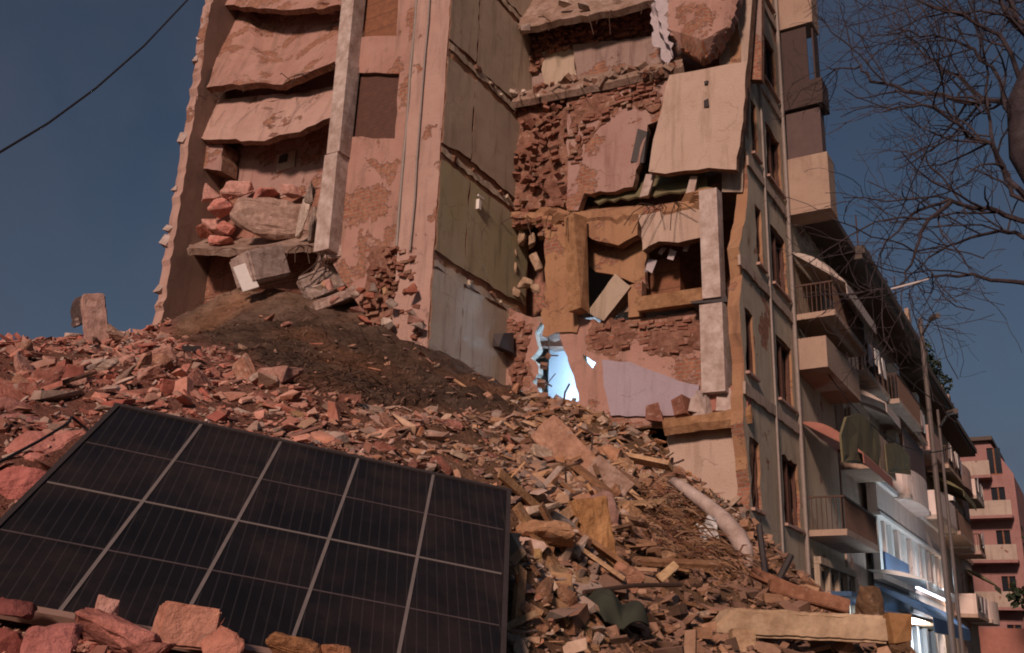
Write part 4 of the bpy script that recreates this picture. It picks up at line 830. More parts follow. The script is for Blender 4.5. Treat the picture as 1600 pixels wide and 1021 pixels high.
def limb(P, r0, r1, depth):
    P = list(P); n = len(P); mb.tube(P, [r0 + (r1 - r0) * i / (n - 1) for i in range(n)], 7 if depth == 0 else 5 if depth == 1 else 3, 0, depth < 2)
    if depth >= 3: return
    L = sum((P[i + 1] - P[i]).length for i in range(n - 1)); dens = (5.4, 5.2, 4.0)[depth]; k = max(2, int(L * dens))
    for q in range(k):
        t = rng.uniform(.18, 1.) * (n - 1); i = min(int(t), n - 2); s = P[i].lerp(P[i + 1], t - i); d = (P[i + 1] - P[i]).normalized()
        ax = d.orthogonal().normalized(); ax = Matrix.Rotation(rng.uniform(0, 6.3), 3, d) @ ax; e = (d * rng.uniform(.5, 1.) + ax * rng.uniform(.5, 1.) + Vector((0, 0, rng.uniform(-.05, .32)))).normalized()
        ln = (1.0, .55, .28)[depth] * rng.uniform(.4, 1.25); m_ = 5; pts = [s]; cur = e
        for j in range(m_):
            cur = (cur + Vector((rng.gauss(0, .22), rng.gauss(0, .22), rng.gauss(.0, .2)))).normalized(); pts.append(pts[-1] + cur * ln / m_)
        rr = r0 + (r1 - r0) * t / (n - 1); limb(pts, min(rr * .6, (.016, .007, .004)[depth]), (.005, .003, .0022)[depth], depth + 1)
for pts, (ra, rb), rad in LIMBS:
    P = []; n = len(pts)
    for i, (x, y) in enumerate(pts): P.append(at(x, y, ra + (rb - ra) * i / (n - 1)) - org)
    Q = []
    for i in range(n - 1):
        for k in range(3): f = k / 3; a, b = P[i], P[i + 1]; c0 = P[max(i - 1, 0)]; c1 = P[min(i + 2, n - 1)]; f2, f3 = f * f, f ** 3; Q.append(.5 * ((2 * a) + (b - c0) * f + (2 * c0 - 5 * a + 4 * b - c1) * f2 + (3 * a - c0 - 3 * b + c1) * f3))
    Q.append(P[-1]); Q = [q + Vector((rng.gauss(0, .012), rng.gauss(0, .03), rng.gauss(0, .012))) for q in Q]
    limb(Q, rad * .75, rad * .16, 0)
mb.build('crown', M['bark'], tree)
mb = MB()
mb.tube([at(1392, 452, 7.9) - org, at(1420, 445, 7.95) - org, at(1452, 436, 8.) - org], [.007, .010, .006], 6); mb.build('twig_glint', M['glintbark'], tree)  # pale streak put in as a highlight on the branches

# overhead cable, upper left
mb = MB(); pts = [at(-60, 268, 12.), at(0, 238, 12.6), at(75, 193, 13.4), at(150, 138, 14.2), (at(225, 72, 15.)), at(295, -2, 16.), at(360, -80, 17.)]; mb.tube(pts, .016, 6); mb.build('overhead_cable', M['cable'], None, True, label='single black cable sagging across the upper left sky', cat='cable')

#@@ PANEL
SH = math.tan(math.radians(5.9))
def shear(mb):
    mb.v = [(x + y * SH * 1., y, z) for x, y, z in mb.v]; return mb
po = bpy.data.objects.new('solar_panel', None); c = pan(2.5, 2.05); pm = Matrix([list(x) for x in zip(PX, PY, PN)]).to_4x4(); pm.translation = c; po.matrix_world = pm; po.empty_display_size = .3
tag(link(po), 'large dark solar panel lying tilted on the rubble in the lower left', 'solar panel')
w2, h2_ = CELL * 2.5, CELL * .96 * 2.0 + .012
def cellmat():
    m, t, b = mat('solar_cells'); uv = N(t, 'ShaderNodeUVMap').outputs[0]; sx = N(t, 'ShaderNodeSeparateXYZ'); t.links.new(uv, sx.inputs[0])
    def lines(sock, per, wd):
        d = N(t, 'ShaderNodeMath', operation='DIVIDE'); d.inputs[1].default_value = per; t.links.new(sock, d.inputs[0]); f = N(t, 'ShaderNodeMath', operation='FRACT'); t.links.new(d.outputs[0], f.inputs[0])
        a = N(t, 'ShaderNodeMath', operation='SUBTRACT'); a.inputs[1].default_value = .5; t.links.new(f.outputs[0], a.inputs[0]); q = N(t, 'ShaderNodeMath', operation='ABSOLUTE'); t.links.new(a.outputs[0], q.inputs[0]); return ramp(t, q.outputs[0], wd * 1.6, wd * .4)
    v = N(t, 'ShaderNodeTexCoord').outputs['Object']
    col = mixc(t, ramp(t, nz(t, v, 3, 5), .3, .7), (.006, .006, .007), (.013, .011, .012))
    col = mixc(t, lines(sx.outputs[0], CELL / 9, .045), col, (.030, .026, .027)); 
    dust = nz(t, v, 2.2, 8, .7, 4); dm = N(t, 'ShaderNodeMath', operation='MULTIPLY'); dm.inputs[1].default_value = .10; t.links.new(ramp(t, dust, .45, .8), dm.inputs[0]); col = mixc(t, dm.outputs[0], col, (.30, .18, .14))
    t.links.new(col, b.inputs['Base Color']); t.links.new(ramp(t, dust, .2, .9), b.inputs['Roughness']); 
    mr = N(t, 'ShaderNodeMapRange'); mr.inputs[3].default_value = .22; mr.inputs[4].default_value = .6; t.links.new(dust, mr.inputs[0]); t.links.new(mr.outputs[0], b.inputs['Roughness']); b.inputs['Specular IOR Level'].default_value = .25
    return m
M['cells'] = cellmat(); M['ribbon'] = plain('cell_gap', (.20, .17, .16), .5, var=.3); M['ribbon2'] = plain('cell_gap_dim', (.10, .08, .085), .5, var=.3); M['alu'] = plain('dusty_frame', (.36, .23, .18), .6, .2)
mb = MB(); mb.bx(-w2, w2, -h2_, h2_, -.02, 0); shear(mb).build('cell_sheet', M['cells'], po)
mb = MB()
for i in (1, 2, 3, 4): x = -w2 + CELL * i; mb.bx(x - .0055, x + .0055, -h2_, h2_, .0005, .003)
for j in (1, 2, 3):
    y = h2_ - .012 - CELL * .96 * j; s = .004 if j == 2 else .0022; e = -w2
    for i in range(5): mb.bx(-w2 + CELL * i + .006, -w2 + CELL * (i + 1) - .006, y - s, y + s, .0004, .0026, 0 if j == 2 else 1)
shear(mb).build('cell_grid', [M['ribbon'], M['ribbon2']], po)
for nm, a in (('frame', (-w2 - .022, w2 + .022, -h2_ - .024, -h2_ - .001)), ('frame', (-w2 - .022, w2 + .022, h2_ + .001, h2_ + .018)), ('frame', (-w2 - .018, -w2 - .001, -h2_, h2_)), ('frame', (w2 + .001, w2 + .018, -h2_, h2_))):
    mb = MB(); mb.bx(a[0], a[1], a[2], a[3], -.035, .006); shear(mb).build(nm, M['alu' if a[3] < 0 else 'dark'], po)

#@@ CHUNKS
rng = random.Random(77)
SAL = (.66, .28, .23); SALP = (.70, .40, .34); TAN = (.52, .33, .19); GREY = (.38, .31, .27); ORG = (.55, .29, .12); CRM = (.62, .46, .31); DRK = (.10, .07, .06); BRK = (.42, .16, .11); PAL = (.66, .56, .48)  # salmon tones include the red light of the lower left
def chunk_at(px, py, wpx, hpx, label, cat='rubble', col=SAL, roll=0., depth=.7, name='rubble_chunk', r=None, seed=None, n=18, detail=2, group=None, lean=0., sink=.25, rgh=.045, yaw=None):
    """one broken piece of masonry where the photo shows it; width and height as seen, resting on the slope (or at range r)"""
    if r is None: p, r = hit(px, py + hpx * .35)
    s = r * 1.02 / FPX; q = at(px, py, r); q = q + Vector((q.x, q.y, 0)).normalized() * hpx * s * .12
    me = chunk_mesh(name, (wpx * s, max(wpx, hpx) * s * depth, hpx * s), seed if seed is not None else rng.randrange(9999), detail, 'stone', n, rgh)
    az = -math.atan2(q.x, q.y)
    R = Matrix.Rotation(az + (yaw if yaw is not None else rng.uniform(-.25, .25)), 4, 'Z') @ Matrix.Rotation(math.radians(roll), 4, 'Y') @ Matrix.Rotation(lean, 4, 'X')
    o = bpy.data.objects.new(name, me); o.matrix_world = Matrix.Translation(q) @ R; o.color = (*col, 1); return tag(link(o), label, cat, group)
def brick_like(name, px, py, wpx, hpx, label, col, roll=0., depth=.6, r=None, cat='brick', rgh=.02, lean=0., yaw=.15):
    if r is None: p, r = hit(px, py + hpx * .35)
    s = r * 1.02 / FPX; q = at(px, py, r); dims = (wpx * s, wpx * s * depth, hpx * s)
    bm = bmesh.new(); bmesh.ops.create_cube(bm, size=1)
    for v in bm.verts: v.co = Vector((v.co.x * dims[0], v.co.y * dims[1], v.co.z * dims[2])) + Vector([rng.gauss(0, .03) * min(dims) for _ in range(3)])
    bmesh.ops.bevel(bm, geom=bm.edges[:], offset=min(dims) * .07, segments=2, affect='EDGES'); bmesh.ops.triangulate(bm, faces=bm.faces)
    for _ in range(3): bmesh.ops.subdivide_edges(bm, edges=[e for e in bm.edges if e.calc_length() > max(dims) * .09], cuts=1, use_grid_fill=True); bmesh.ops.triangulate(bm, faces=bm.faces)
    bm.normal_update(); mx = max(dims)
    for v in bm.verts: k = v.co / mx * 5 + Vector((px, py, 0)); v.co += v.normal * mx * rgh * (noise.noise(k) + .7 * noise.noise(k * 3))
    me = bpy.data.meshes.new(name); bm.to_mesh(me); bm.free(); me.materials.append(M['stone'])
    R = Matrix.Rotation(-math.atan2(q.x, q.y) + yaw, 4, 'Z') @ Matrix.Rotation(math.radians(roll), 4, 'Y') @ Matrix.Rotation(lean, 4, 'X')
    o = bpy.data.objects.new(name, me); o.matrix_world = Matrix.Translation(q) @ R; o.color = (*col, 1); return tag(link(o), label, cat)
# salmon pieces at the lower left, in front of the panel
brick_like('brick_piece', 288, 980, 78, 58, 'squared salmon brick with an ochre face leaning on the panel lower edge', (.72, .36, .26), 5, .7, r=2.75)
chunk_at(196, 1000, 140, 46, 'long salmon slab of rubble just left of the squared brick', col=SAL, roll=14, r=2.65)
chunk_at(84, 1010, 84, 56, 'salmon lump of rubble nearest the lower left corner of the panel', col=(.66, .27, .24), roll=-8, r=2.55)
chunk_at(168, 950, 34, 34, 'small salmon stump of brick standing on the panel frame', col=SALP, roll=5, r=2.8, depth=.9)
chunk_at(352, 1012, 70, 50, 'wedge of salmon rubble right of the squared brick', col=(.66, .30, .22), roll=38, r=2.7)
chunk_at(14, 1010, 60, 50, 'dark red lump of rubble in the very lower left corner', col=(.36, .12, .10), r=2.6)
chunk_at(20, 950, 60, 26, 'flat dark red shard under the panel lower left end', col=(.28, .10, .09), roll=8, r=2.85)
chunk_at(452, 1016, 96, 40, 'brownish flat piece under the middle of the panel lower edge', col=(.40, .20, .10), roll=10, r=2.75)
chunk_at(530, 1026, 70, 30, 'low ochre piece at the bottom edge under the panel', col=(.46, .22, .12), roll=12, r=2.75)
chunk_at(240, 1022, 70, 30, 'reddish shard at the bottom edge below the long salmon slab', col=(.45, .19, .15), r=2.6)
# left of the panel
chunk_at(66, 706, 132, 70, 'big smooth salmon slab left of the panel, under the black cable', col=(.68, .30, .25), roll=-6, depth=.8)
chunk_at(20, 762, 90, 66, 'rounded salmon block below the big slab at the left edge', col=(.64, .23, .20), roll=10)
chunk_at(28, 670, 90, 40, 'dusky pink slab at the left edge above the big salmon one', col=(.46, .22, .20), roll=-8)
chunk_at(120, 668, 54, 26, 'tan splinter of slab near the panel upper left corner', col=(.46, .30, .24), roll=-18)
chunk_at(12, 640, 70, 26, 'flat reddish slab at the left edge', col=(.42, .20, .17), roll=6)
# ridge on the left: leaning stump of column, long dark plank
brick_like('column_stump', 148, 503, 30, 78, 'pale stump of a column leaning left on the ridge against the sky', (.58, .38, .33), -14, .9, r=19.5, cat='column stump', rgh=.02)
chunk_at(124, 488, 22, 46, 'thin dark scrap hanging beside the leaning column stump', col=(.12, .09, .09), roll=-10, r=19.7)
chunk_at(182, 522, 34, 16, 'small pale lump at the foot of the leaning column stump', col=(.44, .30, .24), roll=25, r=19.3)
mb = MB(); a, b = at(42, 548, 17), at(306, 552, 17.5); d = b - a; mb.box((a + b) / 2, (d.length, .5, .10), d.to_track_quat('X', 'Z'), 0, .03); mb.build('dark_plank', M['dark'], None, label='long dark plank lying along the left ridge below the column stump', cat='plank')
mb = MB(); mb.tube([at(-40, 742, 3.2), at(0, 722, 3.3), at(60, 690, 3.5), at(106, 662, 3.7), at(112, 652, 3.8), at(132, 668, 3.85), at(150, 684, 3.8)], .005, 6); mb.build('black_wire', M['cable'], None, True, label='black wire running over the salmon slabs to the panel left edge', cat='wire')
# inside the open rooms
for i, (x, y, w_, h_, c, lab) in enumerate(((330, 300, 34, 28, SALP, 'top left'), (372, 298, 56, 30, SALP, ''), (310, 336, 34, 36, SAL, ''), (347, 325, 40, 34, SAL, ''), (335, 352, 42, 26, SALP, ''), (420, 304, 60, 22, SAL, ''), (318, 362, 30, 20, BRK, ''), (352, 355, 30, 26, SAL, ''), (455, 300, 40, 18, SALP, ''), (345, 378, 44, 18, SAL, ''))):
    q = W(*pa(x, y, -3.2 + (i % 3) * .25)); chunk_at(x, y, w_, h_, 'salmon lump in the heap of broken masonry inside the open middle room', col=c, r=math.hypot(q.x, q.y), group='lumps heaped in the open room', roll=rng.uniform(-20, 20), detail=1)
q = W(*pa(430, 340, -3.1)); chunk_at(432, 342, 150, 66, 'broad dusty slab tilted inside the open middle room', col=(.48, .34, .28), r=math.hypot(q.x, q.y), roll=-3, depth=.3, n=26, detail=2)
for x, y, h_, c in ((476, 330, 80, PAL), (492, 352, 70, GREY), (503, 330, 60, PAL), (486, 300, 50, GREY)):
    q = W(*pa(x, y, -3.65)); chunk_at(x, y, 16, h_, 'pale upright splinter of slab beside the free-standing column', col=c, r=math.hypot(q.x, q.y), roll=rng.uniform(2, 14), group='upright splinters by the column', detail=1)
q = W(*pa(410, 420, -4.2)); rr = math.hypot(q.x, q.y)
brick_like('pale_block', 408, 418, 74, 52, 'pale squared block with one bright white face, wedged above the earth slope', (.52, .42, .38), -28, .7, r=rr, cat='concrete block', yaw=.5, rgh=.012)
mb = MB(); p1 = [at(x, y, rr - .55) for x, y in ((364, 418), (386, 410), (405, 448), (380, 456))]; nn = (p1[1] - p1[0]).cross(p1[3] - p1[0]).normalized() * .12; nn = nn if nn.y > 0 else -nn
mb.add(p1 + [p + nn for p in p1], [(0, 1, 2, 3), (7, 6, 5, 4), (0, 4, 5, 1), (1, 5, 6, 2), (2, 6, 7, 3), (3, 7, 4, 0)]); mb.build('white_tile_panel', M['white'], None, label='small bright white panel on the face of the wedged block', cat='panel')
def crumple(name, pts, m, label, cat, thick=.05, jit=.2, sub=14, fq=1.):
    G = [[at(x, y, r) for x, y, r in row] for row in pts]; n, k = len(G[0]), len(G); mbx = MB(); NU, NV = (n - 1) * sub, (k - 1) * sub
    def L(R_, t): i = min(int(t), len(R_) - 2); return R_[i].lerp(R_[i + 1], t - i)
    V = []
    for j in range(NV + 1):
        for i in range(NU + 1): q = L([L(r, i / sub) for r in G], j / sub); fo = (math.sin((q.x * 1.1 + q.y * .5 - q.z * .6) * 26 + 5 * noise.noise(q * 2.2)) * .030 + math.sin((q.x * .3 - q.z * 1.2) * 15 + 4 * noise.noise(q * 1.6)) * .035) if fq > 1 else 0; V.append(q + Vector((0, -fo, fo * .6)) + Vector((noise.noise(q * 1.7), noise.noise(q * 1.9 + Vector((9, 0, 0))), noise.noise(q * 2.1 + Vector((0, 9, 0))))) * jit + Vector((noise.noise(q * 5), noise.noise(q * 6 + Vector((4, 0, 0))), abs(noise.noise(q * 5)) * 1.6)) * jit * (.25 if fq > 1 else .6))
    w_ = NU + 1; mbx.add(V, [(j * w_ + i, j * w_ + i + 1, (j + 1) * w_ + i + 1, (j + 1) * w_ + i) for j in range(NV) for i in range(NU)])
    o = mbx.build(name, M[m], None, True, label=label, cat=cat); s = o.modifiers.new('t', 'SOLIDIFY'); s.thickness = thick; return o
for x, y, w_, h_, ro, dp, c, r_, lab in ((548, 410, 110, 22, -14, 1.1, (.56, .44, .39), 27.2, 'long pale slab lying flat below the free-standing column'), (510, 440, 84, 44, -34, .3, (.44, .36, .32), 26.7, 'grey slab propped on edge beside the wedged pale block'), (566, 446, 30, 96, 24, .3, (.55, .44, .40), 26.4, 'pale slab sliding down right below the free-standing column'), (530, 470, 96, 16, -30, .5, (.50, .38, .33), 26., 'narrow pale strip of slab slanting up to the right on the earth slope top'), (592, 420, 14, 84, 8, .5, (.34, .27, .24), 26.3, 'thin dark splinter standing at the foot of the pink window wall')):
    brick_like('broken_slab', x, y, w_, h_, lab, c, ro, dp, r=r_, cat='slab', rgh=.02)
for i in range(26):
    x, y = rng.uniform(480, 655), rng.uniform(440, 545); q = W(*pa(x, y, -4.1)); chunk_at(x, y, rng.uniform(10, 34), rng.uniform(8, 22), 'small pale piece strewn at the foot of the pink window wall', col=rng.choice((SALP, GREY, TAN, PAL, BRK)), r=math.hypot(q.x, q.y), roll=rng.uniform(-40, 40), group='pieces at the foot of the window wall', detail=0, n=12)
for x, y, w_, h_ in ((802, 388, 16, 38), (800, 424, 22, 32), (822, 442, 34, 22), (838, 410, 18, 34), (815, 370, 20, 26), (832, 376, 14, 26), (806, 456, 20, 18), (838, 452, 16, 20)):
    q = W(*pa(x, y, .35)); chunk_at(x, y, w_, h_, 'pale rounded stone caught in the dark hole left of the ochre pier', col=(.52, .38, .27), r=math.hypot(q.x, q.y), roll=rng.uniform(-30, 30), group='stones caught in the hole', detail=1, rgh=.03)
for x, y, w_, h_, c in ((800, 145, 22, 12, PAL), (818, 142, 8, 8, PAL), (842, 150, 8, 8, PAL), (884, 6, 30, 10, PAL), (912, 10, 26, 9, GREY), (822, 42, 22, 20, GREY)):
    q = W(*pa(x, y, -.3)); chunk_at(x, y, w_, h_, 'small pale chip resting on a torn floor edge high in the corner', col=c, r=math.hypot(q.x, q.y), roll=rng.uniform(-30, 30), group='chips on the torn floor edge', detail=0)
# right-hand slope: named pieces
brick_like('tan_pillar', 927, 838, 50, 112, 'upright ochre block of a pillar standing in the rubble right of the panel', (.56, .31, .14), -12, .8, r=6.6, cat='pillar', rgh=.03, yaw=.35)
brick_like('broken_slab', 890, 712, 52, 128, 'pale orange slab leaning down to the right below the lit gap', (.56, .33, .23), -46, .35, r=13.2, cat='slab', rgh=.02)
brick_like('broken_slab', 952, 748, 36, 70, 'greyer slab lying in line below the pale orange one', (.46, .32, .25), -52, .4, r=13., cat='slab', rgh=.03)
chunk_at(846, 832, 108, 36, 'flat tan slab just right of the panel, level with its second row', col=(.54, .31, .18), roll=2, r=5.2, depth=.6, n=24)
chunk_at(822, 786, 70, 60, 'splintered tan wedge by the panel upper right corner', col=(.54, .33, .20), roll=35, r=5.6, depth=.5)
brick_like('timber_board', 838, 902, 100, 18, 'pale board lying flat right of the panel middle', (.58, .36, .20), 4, .5, r=4.7, cat='board', rgh=.008)
brick_like('timber_board', 834, 922, 94, 24, 'broad brownish board under the pale flat one', (.46, .25, .15), 5, .5, r=4.6, cat='board', rgh=.01)
brick_like('timber_board', 812, 872, 60, 26, 'yellowish board end touching the panel right edge', (.50, .33, .15), 0, .6, r=4.9, cat='board', rgh=.01)
brick_like('timber_board', 824, 958, 84, 16, 'salmon lath slanting up to the right beside the panel', (.56, .31, .22), -34, .4, r=4.3, cat='board', rgh=.01)
brick_like('timber_board', 800, 985, 90, 14, 'thin brown lath crossing below the salmon one', (.30, .17, .11), -38, .4, r=4.2, cat='board', rgh=.01)
brick_like('timber_board', 857, 990, 22, 70, 'upright brown board end near the bottom edge right of the panel', (.40, .25, .18), 4, .4, r=4.2, cat='board', rgh=.01)
brick_like('grey_block', 900, 1010, 60, 40, 'dull pinkish block at the bottom edge right of the panel', (.40, .26, .22), 0, .6, r=4.1, cat='concrete block')
brick_like('red_shard', 906, 970, 46, 16, 'pinkish red shard lying beside the dark green cloth', (.60, .24, .20), 16, .5, r=4.6)
chunk_at(985, 905, 66, 44, 'salmon wedge of masonry below the upright ochre pillar', col=(.56, .30, .20), roll=20, r=6.2)
brick_like('cream_block', 1042, 895, 34, 13, 'small cream block end tilted up in the brown rubble', (.68, .48, .28), -42, .8, r=7.4)
chunk_at(945, 800, 40, 70, 'dusky pink piece leaning right behind the ochre pillar', col=(.42, .26, .22), roll=-20, r=8.4)
chunk_at(800, 985, 40, 60, 'tan block against the panel lower right edge', col=(.44, .28, .17), roll=0, r=4.35)
mb = MB(); a, b = at(912, 926, 5.), at(1064, 914, 5.6); mb.tube([a, a.lerp(b, .5) + Vector((0, 0, .015)), b], .012, 6); mb.build('iron_rod', M['iron'], None, label='thin dark rod lying level across the rubble below the ochre pillar', cat='rod')
crumple('green_cloth', [[(905, 940, 5.3), (945, 934, 5.2), (985, 950, 5.3)], [(918, 962, 5.1), (960, 962, 5.0), (1005, 972, 5.1)], [(940, 985, 4.9), (980, 992, 4.9), (1020, 995, 5.)]], 'greencloth', 'dark green cloth crumpled among the boards near the bottom', 'cloth', .012, .10, 24, 2.4)
# bent pale gutter in front of the corner, plastic bag, dark sticks
mb = MB(); mb.tube([at(1052, 752, 15.4), at(1068, 762, 15.2), at(1100, 786, 15), at(1130, 812, 14.7), at(1152, 838, 14.5), at(1164, 862, 14.3), at(1170, 886, 14.2)], [.07, .09, .11, .13, .14, .12, .06], 10); mb.build('bent_gutter', M['pale_c'], None, True, label='bent pale length of gutter curving down in front of the street corner', cat='gutter')
crumple('plastic_bag', [[(1092, 822, 13.6), (1126, 815, 13.6)], [(1088, 838, 13.3), (1130, 836, 13.2)], [(1094, 856, 13.3), (1134, 854, 13.2)]], 'bag', 'whitish plastic bag crumpled under the bent gutter', 'bag', .01, .16)
mb = MB(); mb.tube([at(1186, 822, 14.6), at(1192, 870, 14.4), at(1199, 926, 14.1)], .045, 6); mb.build('dark_post', M['dark'], None, label='dark thin post standing right of the bent gutter end', cat='post')
mb = MB(); mb.tube([at(1236, 868, 15), at(1226, 888, 14.9), at(1216, 908, 14.8)], .05, 6); mb.build('dark_stick', M['dark'], None, label='short dark stick slanting beside the thin post', cat='stick')
# cream beam in the lower right with its broken ends
def beam():
    o = empty('cream_beam', tuple(at(1250, 985, 8.2)), 0, label='long cream concrete beam lying level at the lower right', cat='beam'); org = Vector(o.location)
    a, b = at(1118, 972, 8.) - org, at(1374, 984, 8.6) - org; d = b - a
    bm = bmesh.new(); bmesh.ops.create_cube(bm, size=1)
    for v in bm.verts: v.co = Vector((v.co.x * d.length, v.co.y * .26, v.co.z * .205)) + (Vector((-.12 if v.co.z < 0 else .10, 0, 0)) if v.co.x < 0 else Vector((0, 0, 0)))
    bmesh.ops.bevel(bm, geom=bm.edges[:], offset=.022, segments=2, affect='EDGES'); bmesh.ops.triangulate(bm, faces=bm.faces)
    for _ in range(5): bmesh.ops.subdivide_edges(bm, edges=[e for e in bm.edges if e.calc_length() > .07], cuts=1, use_grid_fill=True); bmesh.ops.triangulate(bm, faces=bm.faces)
    bm.normal_update(); Q = d.to_track_quat('X', 'Z').to_matrix()
    for v in bm.verts: k = v.co * 6; v.co += v.normal * (.010 * noise.noise(k) + .008 * noise.noise(k * 3)) + Vector((0, 0, -.03 if abs(v.co.y) > .11 and noise.noise(v.co * 4) > .45 else 0))
    for v in bm.verts: v.co = (a + b) / 2 + Q @ v.co
    me = bpy.data.meshes.new('shaft'); bm.to_mesh(me); bm.free(); me.materials.append(M['beam']); link(bpy.data.objects.new('shaft', me), o)
    mbx = MB(); mbx.box(b + d.normalized() * .12, (.20, .23, .20), d.to_track_quat('X', 'Z'), 0, .03); mbx.build('end_block', M['wood'], o)
beam()
brick_like('cream_post', 1160, 1022, 34, 66, 'short cream post under the left end of the cream beam', (.60, .42, .27), 2, .8, r=7.6, cat='post', rgh=.01)
chunk_at(1362, 956, 48, 74, 'pointed brown lump of masonry at the right end of the cream beam', col=(.24, .15, .09), roll=6, r=9.6, n=14)
chunk_at(1392, 990, 50, 60, 'brown mass beyond the cream beam end block', col=(.22, .14, .085), roll=10, r=9.9)
brick_like('timber_board', 1262, 932, 110, 20, 'long reddish board slanting behind the cream beam', (.38, .19, .12), 14, .4, r=11.5, cat='board', rgh=.01)
brick_like('timber_board', 1215, 912, 80, 13, 'narrow reddish board above the long slanting one', (.34, .17, .11), 22, .4, r=12.5, cat='board', rgh=.01)
# countable chunks spread over each part of the heap
protos = [chunk_mesh('rubble_chunk', (1, random.Random(k).uniform(.5, .9), random.Random(k).uniform(.22, .6)), 500 + k, 2, 'stone', 16, .05) for k in range(12)]
plank = MB(); plank.box((0, 0, 0), (1, .13, .045), None, 0, .006); plank = plank.mesh('timber_piece', M['stone'])
def spread(n, poly, sizes, label, group, pal, planks=0., cat='rubble'):
    k = 0
    while k < n:
        x, y = rng.uniform(min(p[0] for p in poly), max(p[0] for p in poly)), rng.uniform(min(p[1] for p in poly), max(p[1] for p in poly))
        if not inpoly(x, y, poly) or pan_cover(x, y): continue
        p, r = hit(x, y); 
        if r > 33: continue
        s = rng.uniform(*sizes) * r / FPX; nrm = normal_at(p.x, p.y); me = protos[rng.randrange(len(protos))]; nm = 'rubble_chunk'; tilt = .35
        if planks: me = plank; nm = 'timber_piece'; tilt = .3
        R = nrm.to_track_quat('Z', 'Y').to_matrix() @ Euler((rng.gauss(0, tilt), rng.gauss(0, tilt), rng.uniform(0, 6.3))).to_matrix()
        c = rng.choice(pal); f = rng.uniform(.75, 1.1); o = put(nm, me, p + nrm * s * .1, R.to_euler(), tuple(min(.8, q * f) for q in c), s, label=label, cat=cat, group=group); k += 1
LP = [(.62, .29, .23), (.66, .38, .31), (.50, .21, .16), (.56, .43, .36), (.62, .34, .24)]; RP = [(.62, .38, .22), (.56, .36, .24), (.66, .50, .37), (.42, .24, .15), (.60, .33, .20)]  # first palette reddened for the red light on the left slope
spread(46, [(0, 560), (240, 565), (380, 590), (470, 625), (300, 640), (180, 645), (100, 640), (0, 650)], (26, 84), 'salmon shard among the rubble on the left slope above the panel', 'shards on the left slope', LP)
spread(40, [(470, 625), (560, 650), (760, 670), (840, 690), (790, 760), (560, 705), (330, 645)], (16, 46), 'reddish shard in the rubble strip between panel top and brown earth slope', 'shards above the panel', LP + RP[:2])
spread(44, [(850, 690), (1000, 700), (1060, 800), (1150, 880), (1000, 880), (900, 760), (800, 760)], (18, 76), 'tan shard on the slope below the lit gap, right of the panel', 'shards on the right slope', RP)
spread(36, [(795, 790), (900, 860), (1080, 900), (1120, 1015), (795, 1015)], (20, 70), 'tan or brown shard in the near rubble right of the panel', 'near shards right of the panel', RP)
spread(26, [(1100, 880), (1260, 930), (1370, 960), (1380, 1018), (1120, 960)], (14, 44), 'brown shard on the dark heap around the cream beam', 'shards around the cream beam', [(.30, .17, .11), (.36, .20, .13), (.22, .13, .09), (.44, .28, .18)])
spread(64, [(800, 760), (1000, 720), (1120, 850), (1060, 960), (800, 1000)], (50, 170), 'splintered timber strip in the rubble right of the panel', 'timber strips', [(.54, .32, .17), (.40, .22, .12), (.64, .43, .26), (.24, .14, .09)], 1., 'timber')
spread(14, [(20, 560), (420, 600), (300, 640), (0, 650)], (40, 110), 'dark timber strip lying on the left slope above the panel', 'timber strips', [(.20, .11, .08), (.32, .18, .13)], 1., 'timber')
for k in range(18):
    x, y = rng.uniform(120, 1080), rng.uniform(600, 970)
    while pan_cover(x, y): x, y = rng.uniform(120, 1080), rng.uniform(600, 970)
    p, r = hit(x, y); L = rng.uniform(24, 64) * r / FPX; e = Vector((rng.uniform(-1, 1), rng.uniform(-.6, .2), rng.uniform(.0, .45))).normalized() * L; f = Vector((rng.uniform(-1, 1), rng.uniform(-.5, .3), rng.uniform(-.4, .4))).normalized() * L * .6
    mb = MB(); mb.tube([Vector((0, 0, -.05)), e * .5 + f * .1, e + f * .2, e + f], max(.005, .0011 * r), 5); o = mb.build('bent_rod', M['iron'], None, True, label='rusty bent rod sticking out of the rubble slope', cat='rod', group='bent rods in the rubble'); o.location = p
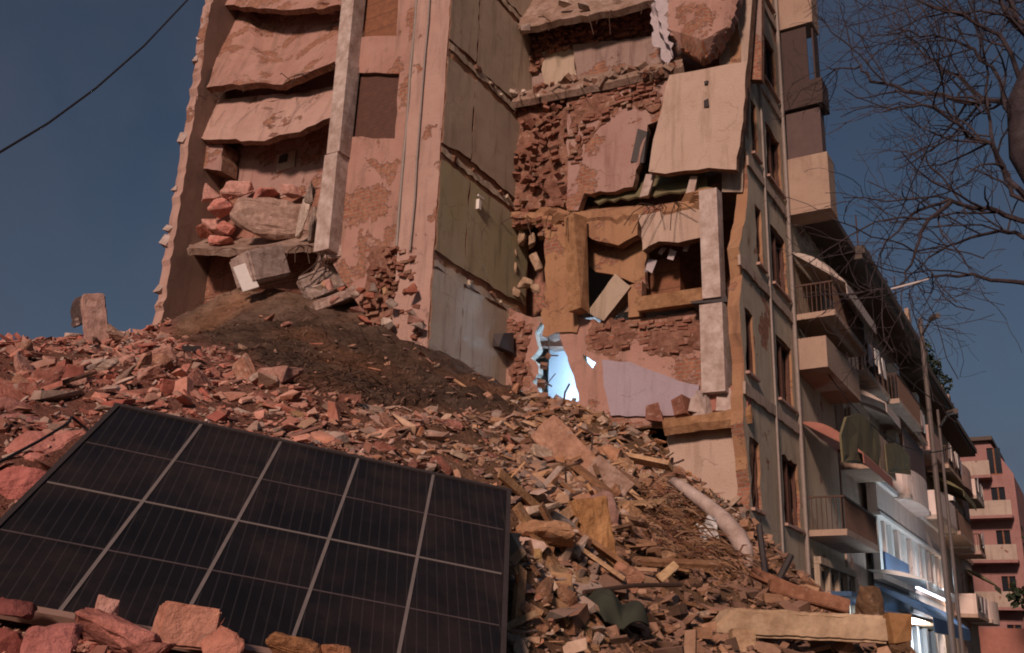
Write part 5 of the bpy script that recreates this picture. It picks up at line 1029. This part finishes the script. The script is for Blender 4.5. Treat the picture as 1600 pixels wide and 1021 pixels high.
def matted():
    """matted brown straw-like fibres hanging on the right-hand slope"""
    r_ = random.Random(9); mbx = MB(); V, Fc, Cc = [], [], []
    while len(V) < 9000:
        x, y = r_.uniform(985, 1160), r_.uniform(760, 930)
        if not inpoly(x, y, [(1000, 790), (1050, 770), (1090, 800), (1150, 870), (1175, 925), (1080, 915), (1000, 880)]): continue
        p, r = hit(x, y); s = r / FPX; d = Vector((r_.gauss(.8, .4), r_.gauss(0, .5), r_.gauss(-.35, .35))).normalized(); L = r_.uniform(14, 46) * s; q = p + Vector((0, -.05, r_.uniform(.0, .35))); u = d.cross(Vector((r_.gauss(0, 1), r_.gauss(0, 1), r_.gauss(0, 1)))).normalized() * r_.uniform(.7, 1.8) * s
        b = len(V); V += [q - u, q + u, q + d * L * .5 + u + Vector((0, 0, L * .1)), q + d * L * .5 - u + Vector((0, 0, L * .1)), q + d * L + u * .4 - Vector((0, 0, L * .1)), q + d * L - u * .4 - Vector((0, 0, L * .1))]; Fc += [(b, b + 1, b + 2, b + 3), (b + 3, b + 2, b + 4, b + 5)]
        c = r_.choice(((.22, .12, .06), (.30, .17, .09), (.14, .08, .05), (.34, .22, .14), (.20, .09, .06))); Cc += [(*c, 1)] * 6
    me = bpy.data.meshes.new('brown_straw'); me.from_pydata([tuple(v) for v in V], [], Fc); ca = me.color_attributes.new('col', 'FLOAT_COLOR', 'POINT'); ca.data.foreach_set('color', np.array(Cc).ravel()); me.materials.append(M['debris']); me.update()
    tag(link(bpy.data.objects.new('brown_straw', me)), 'matted brown straw and lath fibres hanging over the right slope', 'straw', kind='stuff')
matted()
def mound_fibres():
    r_ = random.Random(19); az, rr, Zg = TERR['az'], TERR['rr'], TERR['Z']; V, Fc, Cc = [], [], []; n = 0
    while n < 7000:
        i = r_.randrange(1, len(az) - 1); j = r_.randrange(150, len(rr) - 1); a = az[i] + r_.uniform(-.5, .5) * (az[1] - az[0]); r = rr[j] * (1 + r_.uniform(-.006, .006)); p = Vector((math.sin(a) * r, math.cos(a) * r, Zg[j, i])); px, py = proj(p)
        if mound(px, py, r) < .6: continue
        d = Vector((-A2[0] + r_.gauss(0, .5), -A2[1] + r_.gauss(0, .3), r_.gauss(-.3, .12))).normalized(); L = r_.uniform(.15, .6); u = d.cross(Vector((0, 0, 1))).normalized() * r_.uniform(.003, .010); q = p + Vector((0, 0, .0)); b = len(V)
        m_ = q + d * L * .5 + Vector((0, 0, r_.uniform(.0, .05))); e = q + d * L; V += [q - u, q + u, m_ + u, m_ - u, e + u * .3, e - u * .3]; Fc += [(b, b + 1, b + 2, b + 3), (b + 3, b + 2, b + 4, b + 5)]
        f = r_.uniform(.5, 1.2); c = r_.choice(((.17, .115, .08), (.24, .17, .12), (.12, .075, .055), (.26, .14, .09))); Cc += [(c[0] * f, c[1] * f, c[2] * f, 1)] * 6; n += 1
    me = bpy.data.meshes.new('dry_grass'); me.from_pydata([tuple(v) for v in V], [], Fc); ca = me.color_attributes.new('col', 'FLOAT_COLOR', 'POINT'); ca.data.foreach_set('color', np.array(Cc).ravel()); me.materials.append(M['debris']); me.update()
    tag(link(bpy.data.objects.new('dry_fibres', me)), 'dry brown fibres combed down the earth slope', 'fibres', kind='stuff')
mound_fibres()
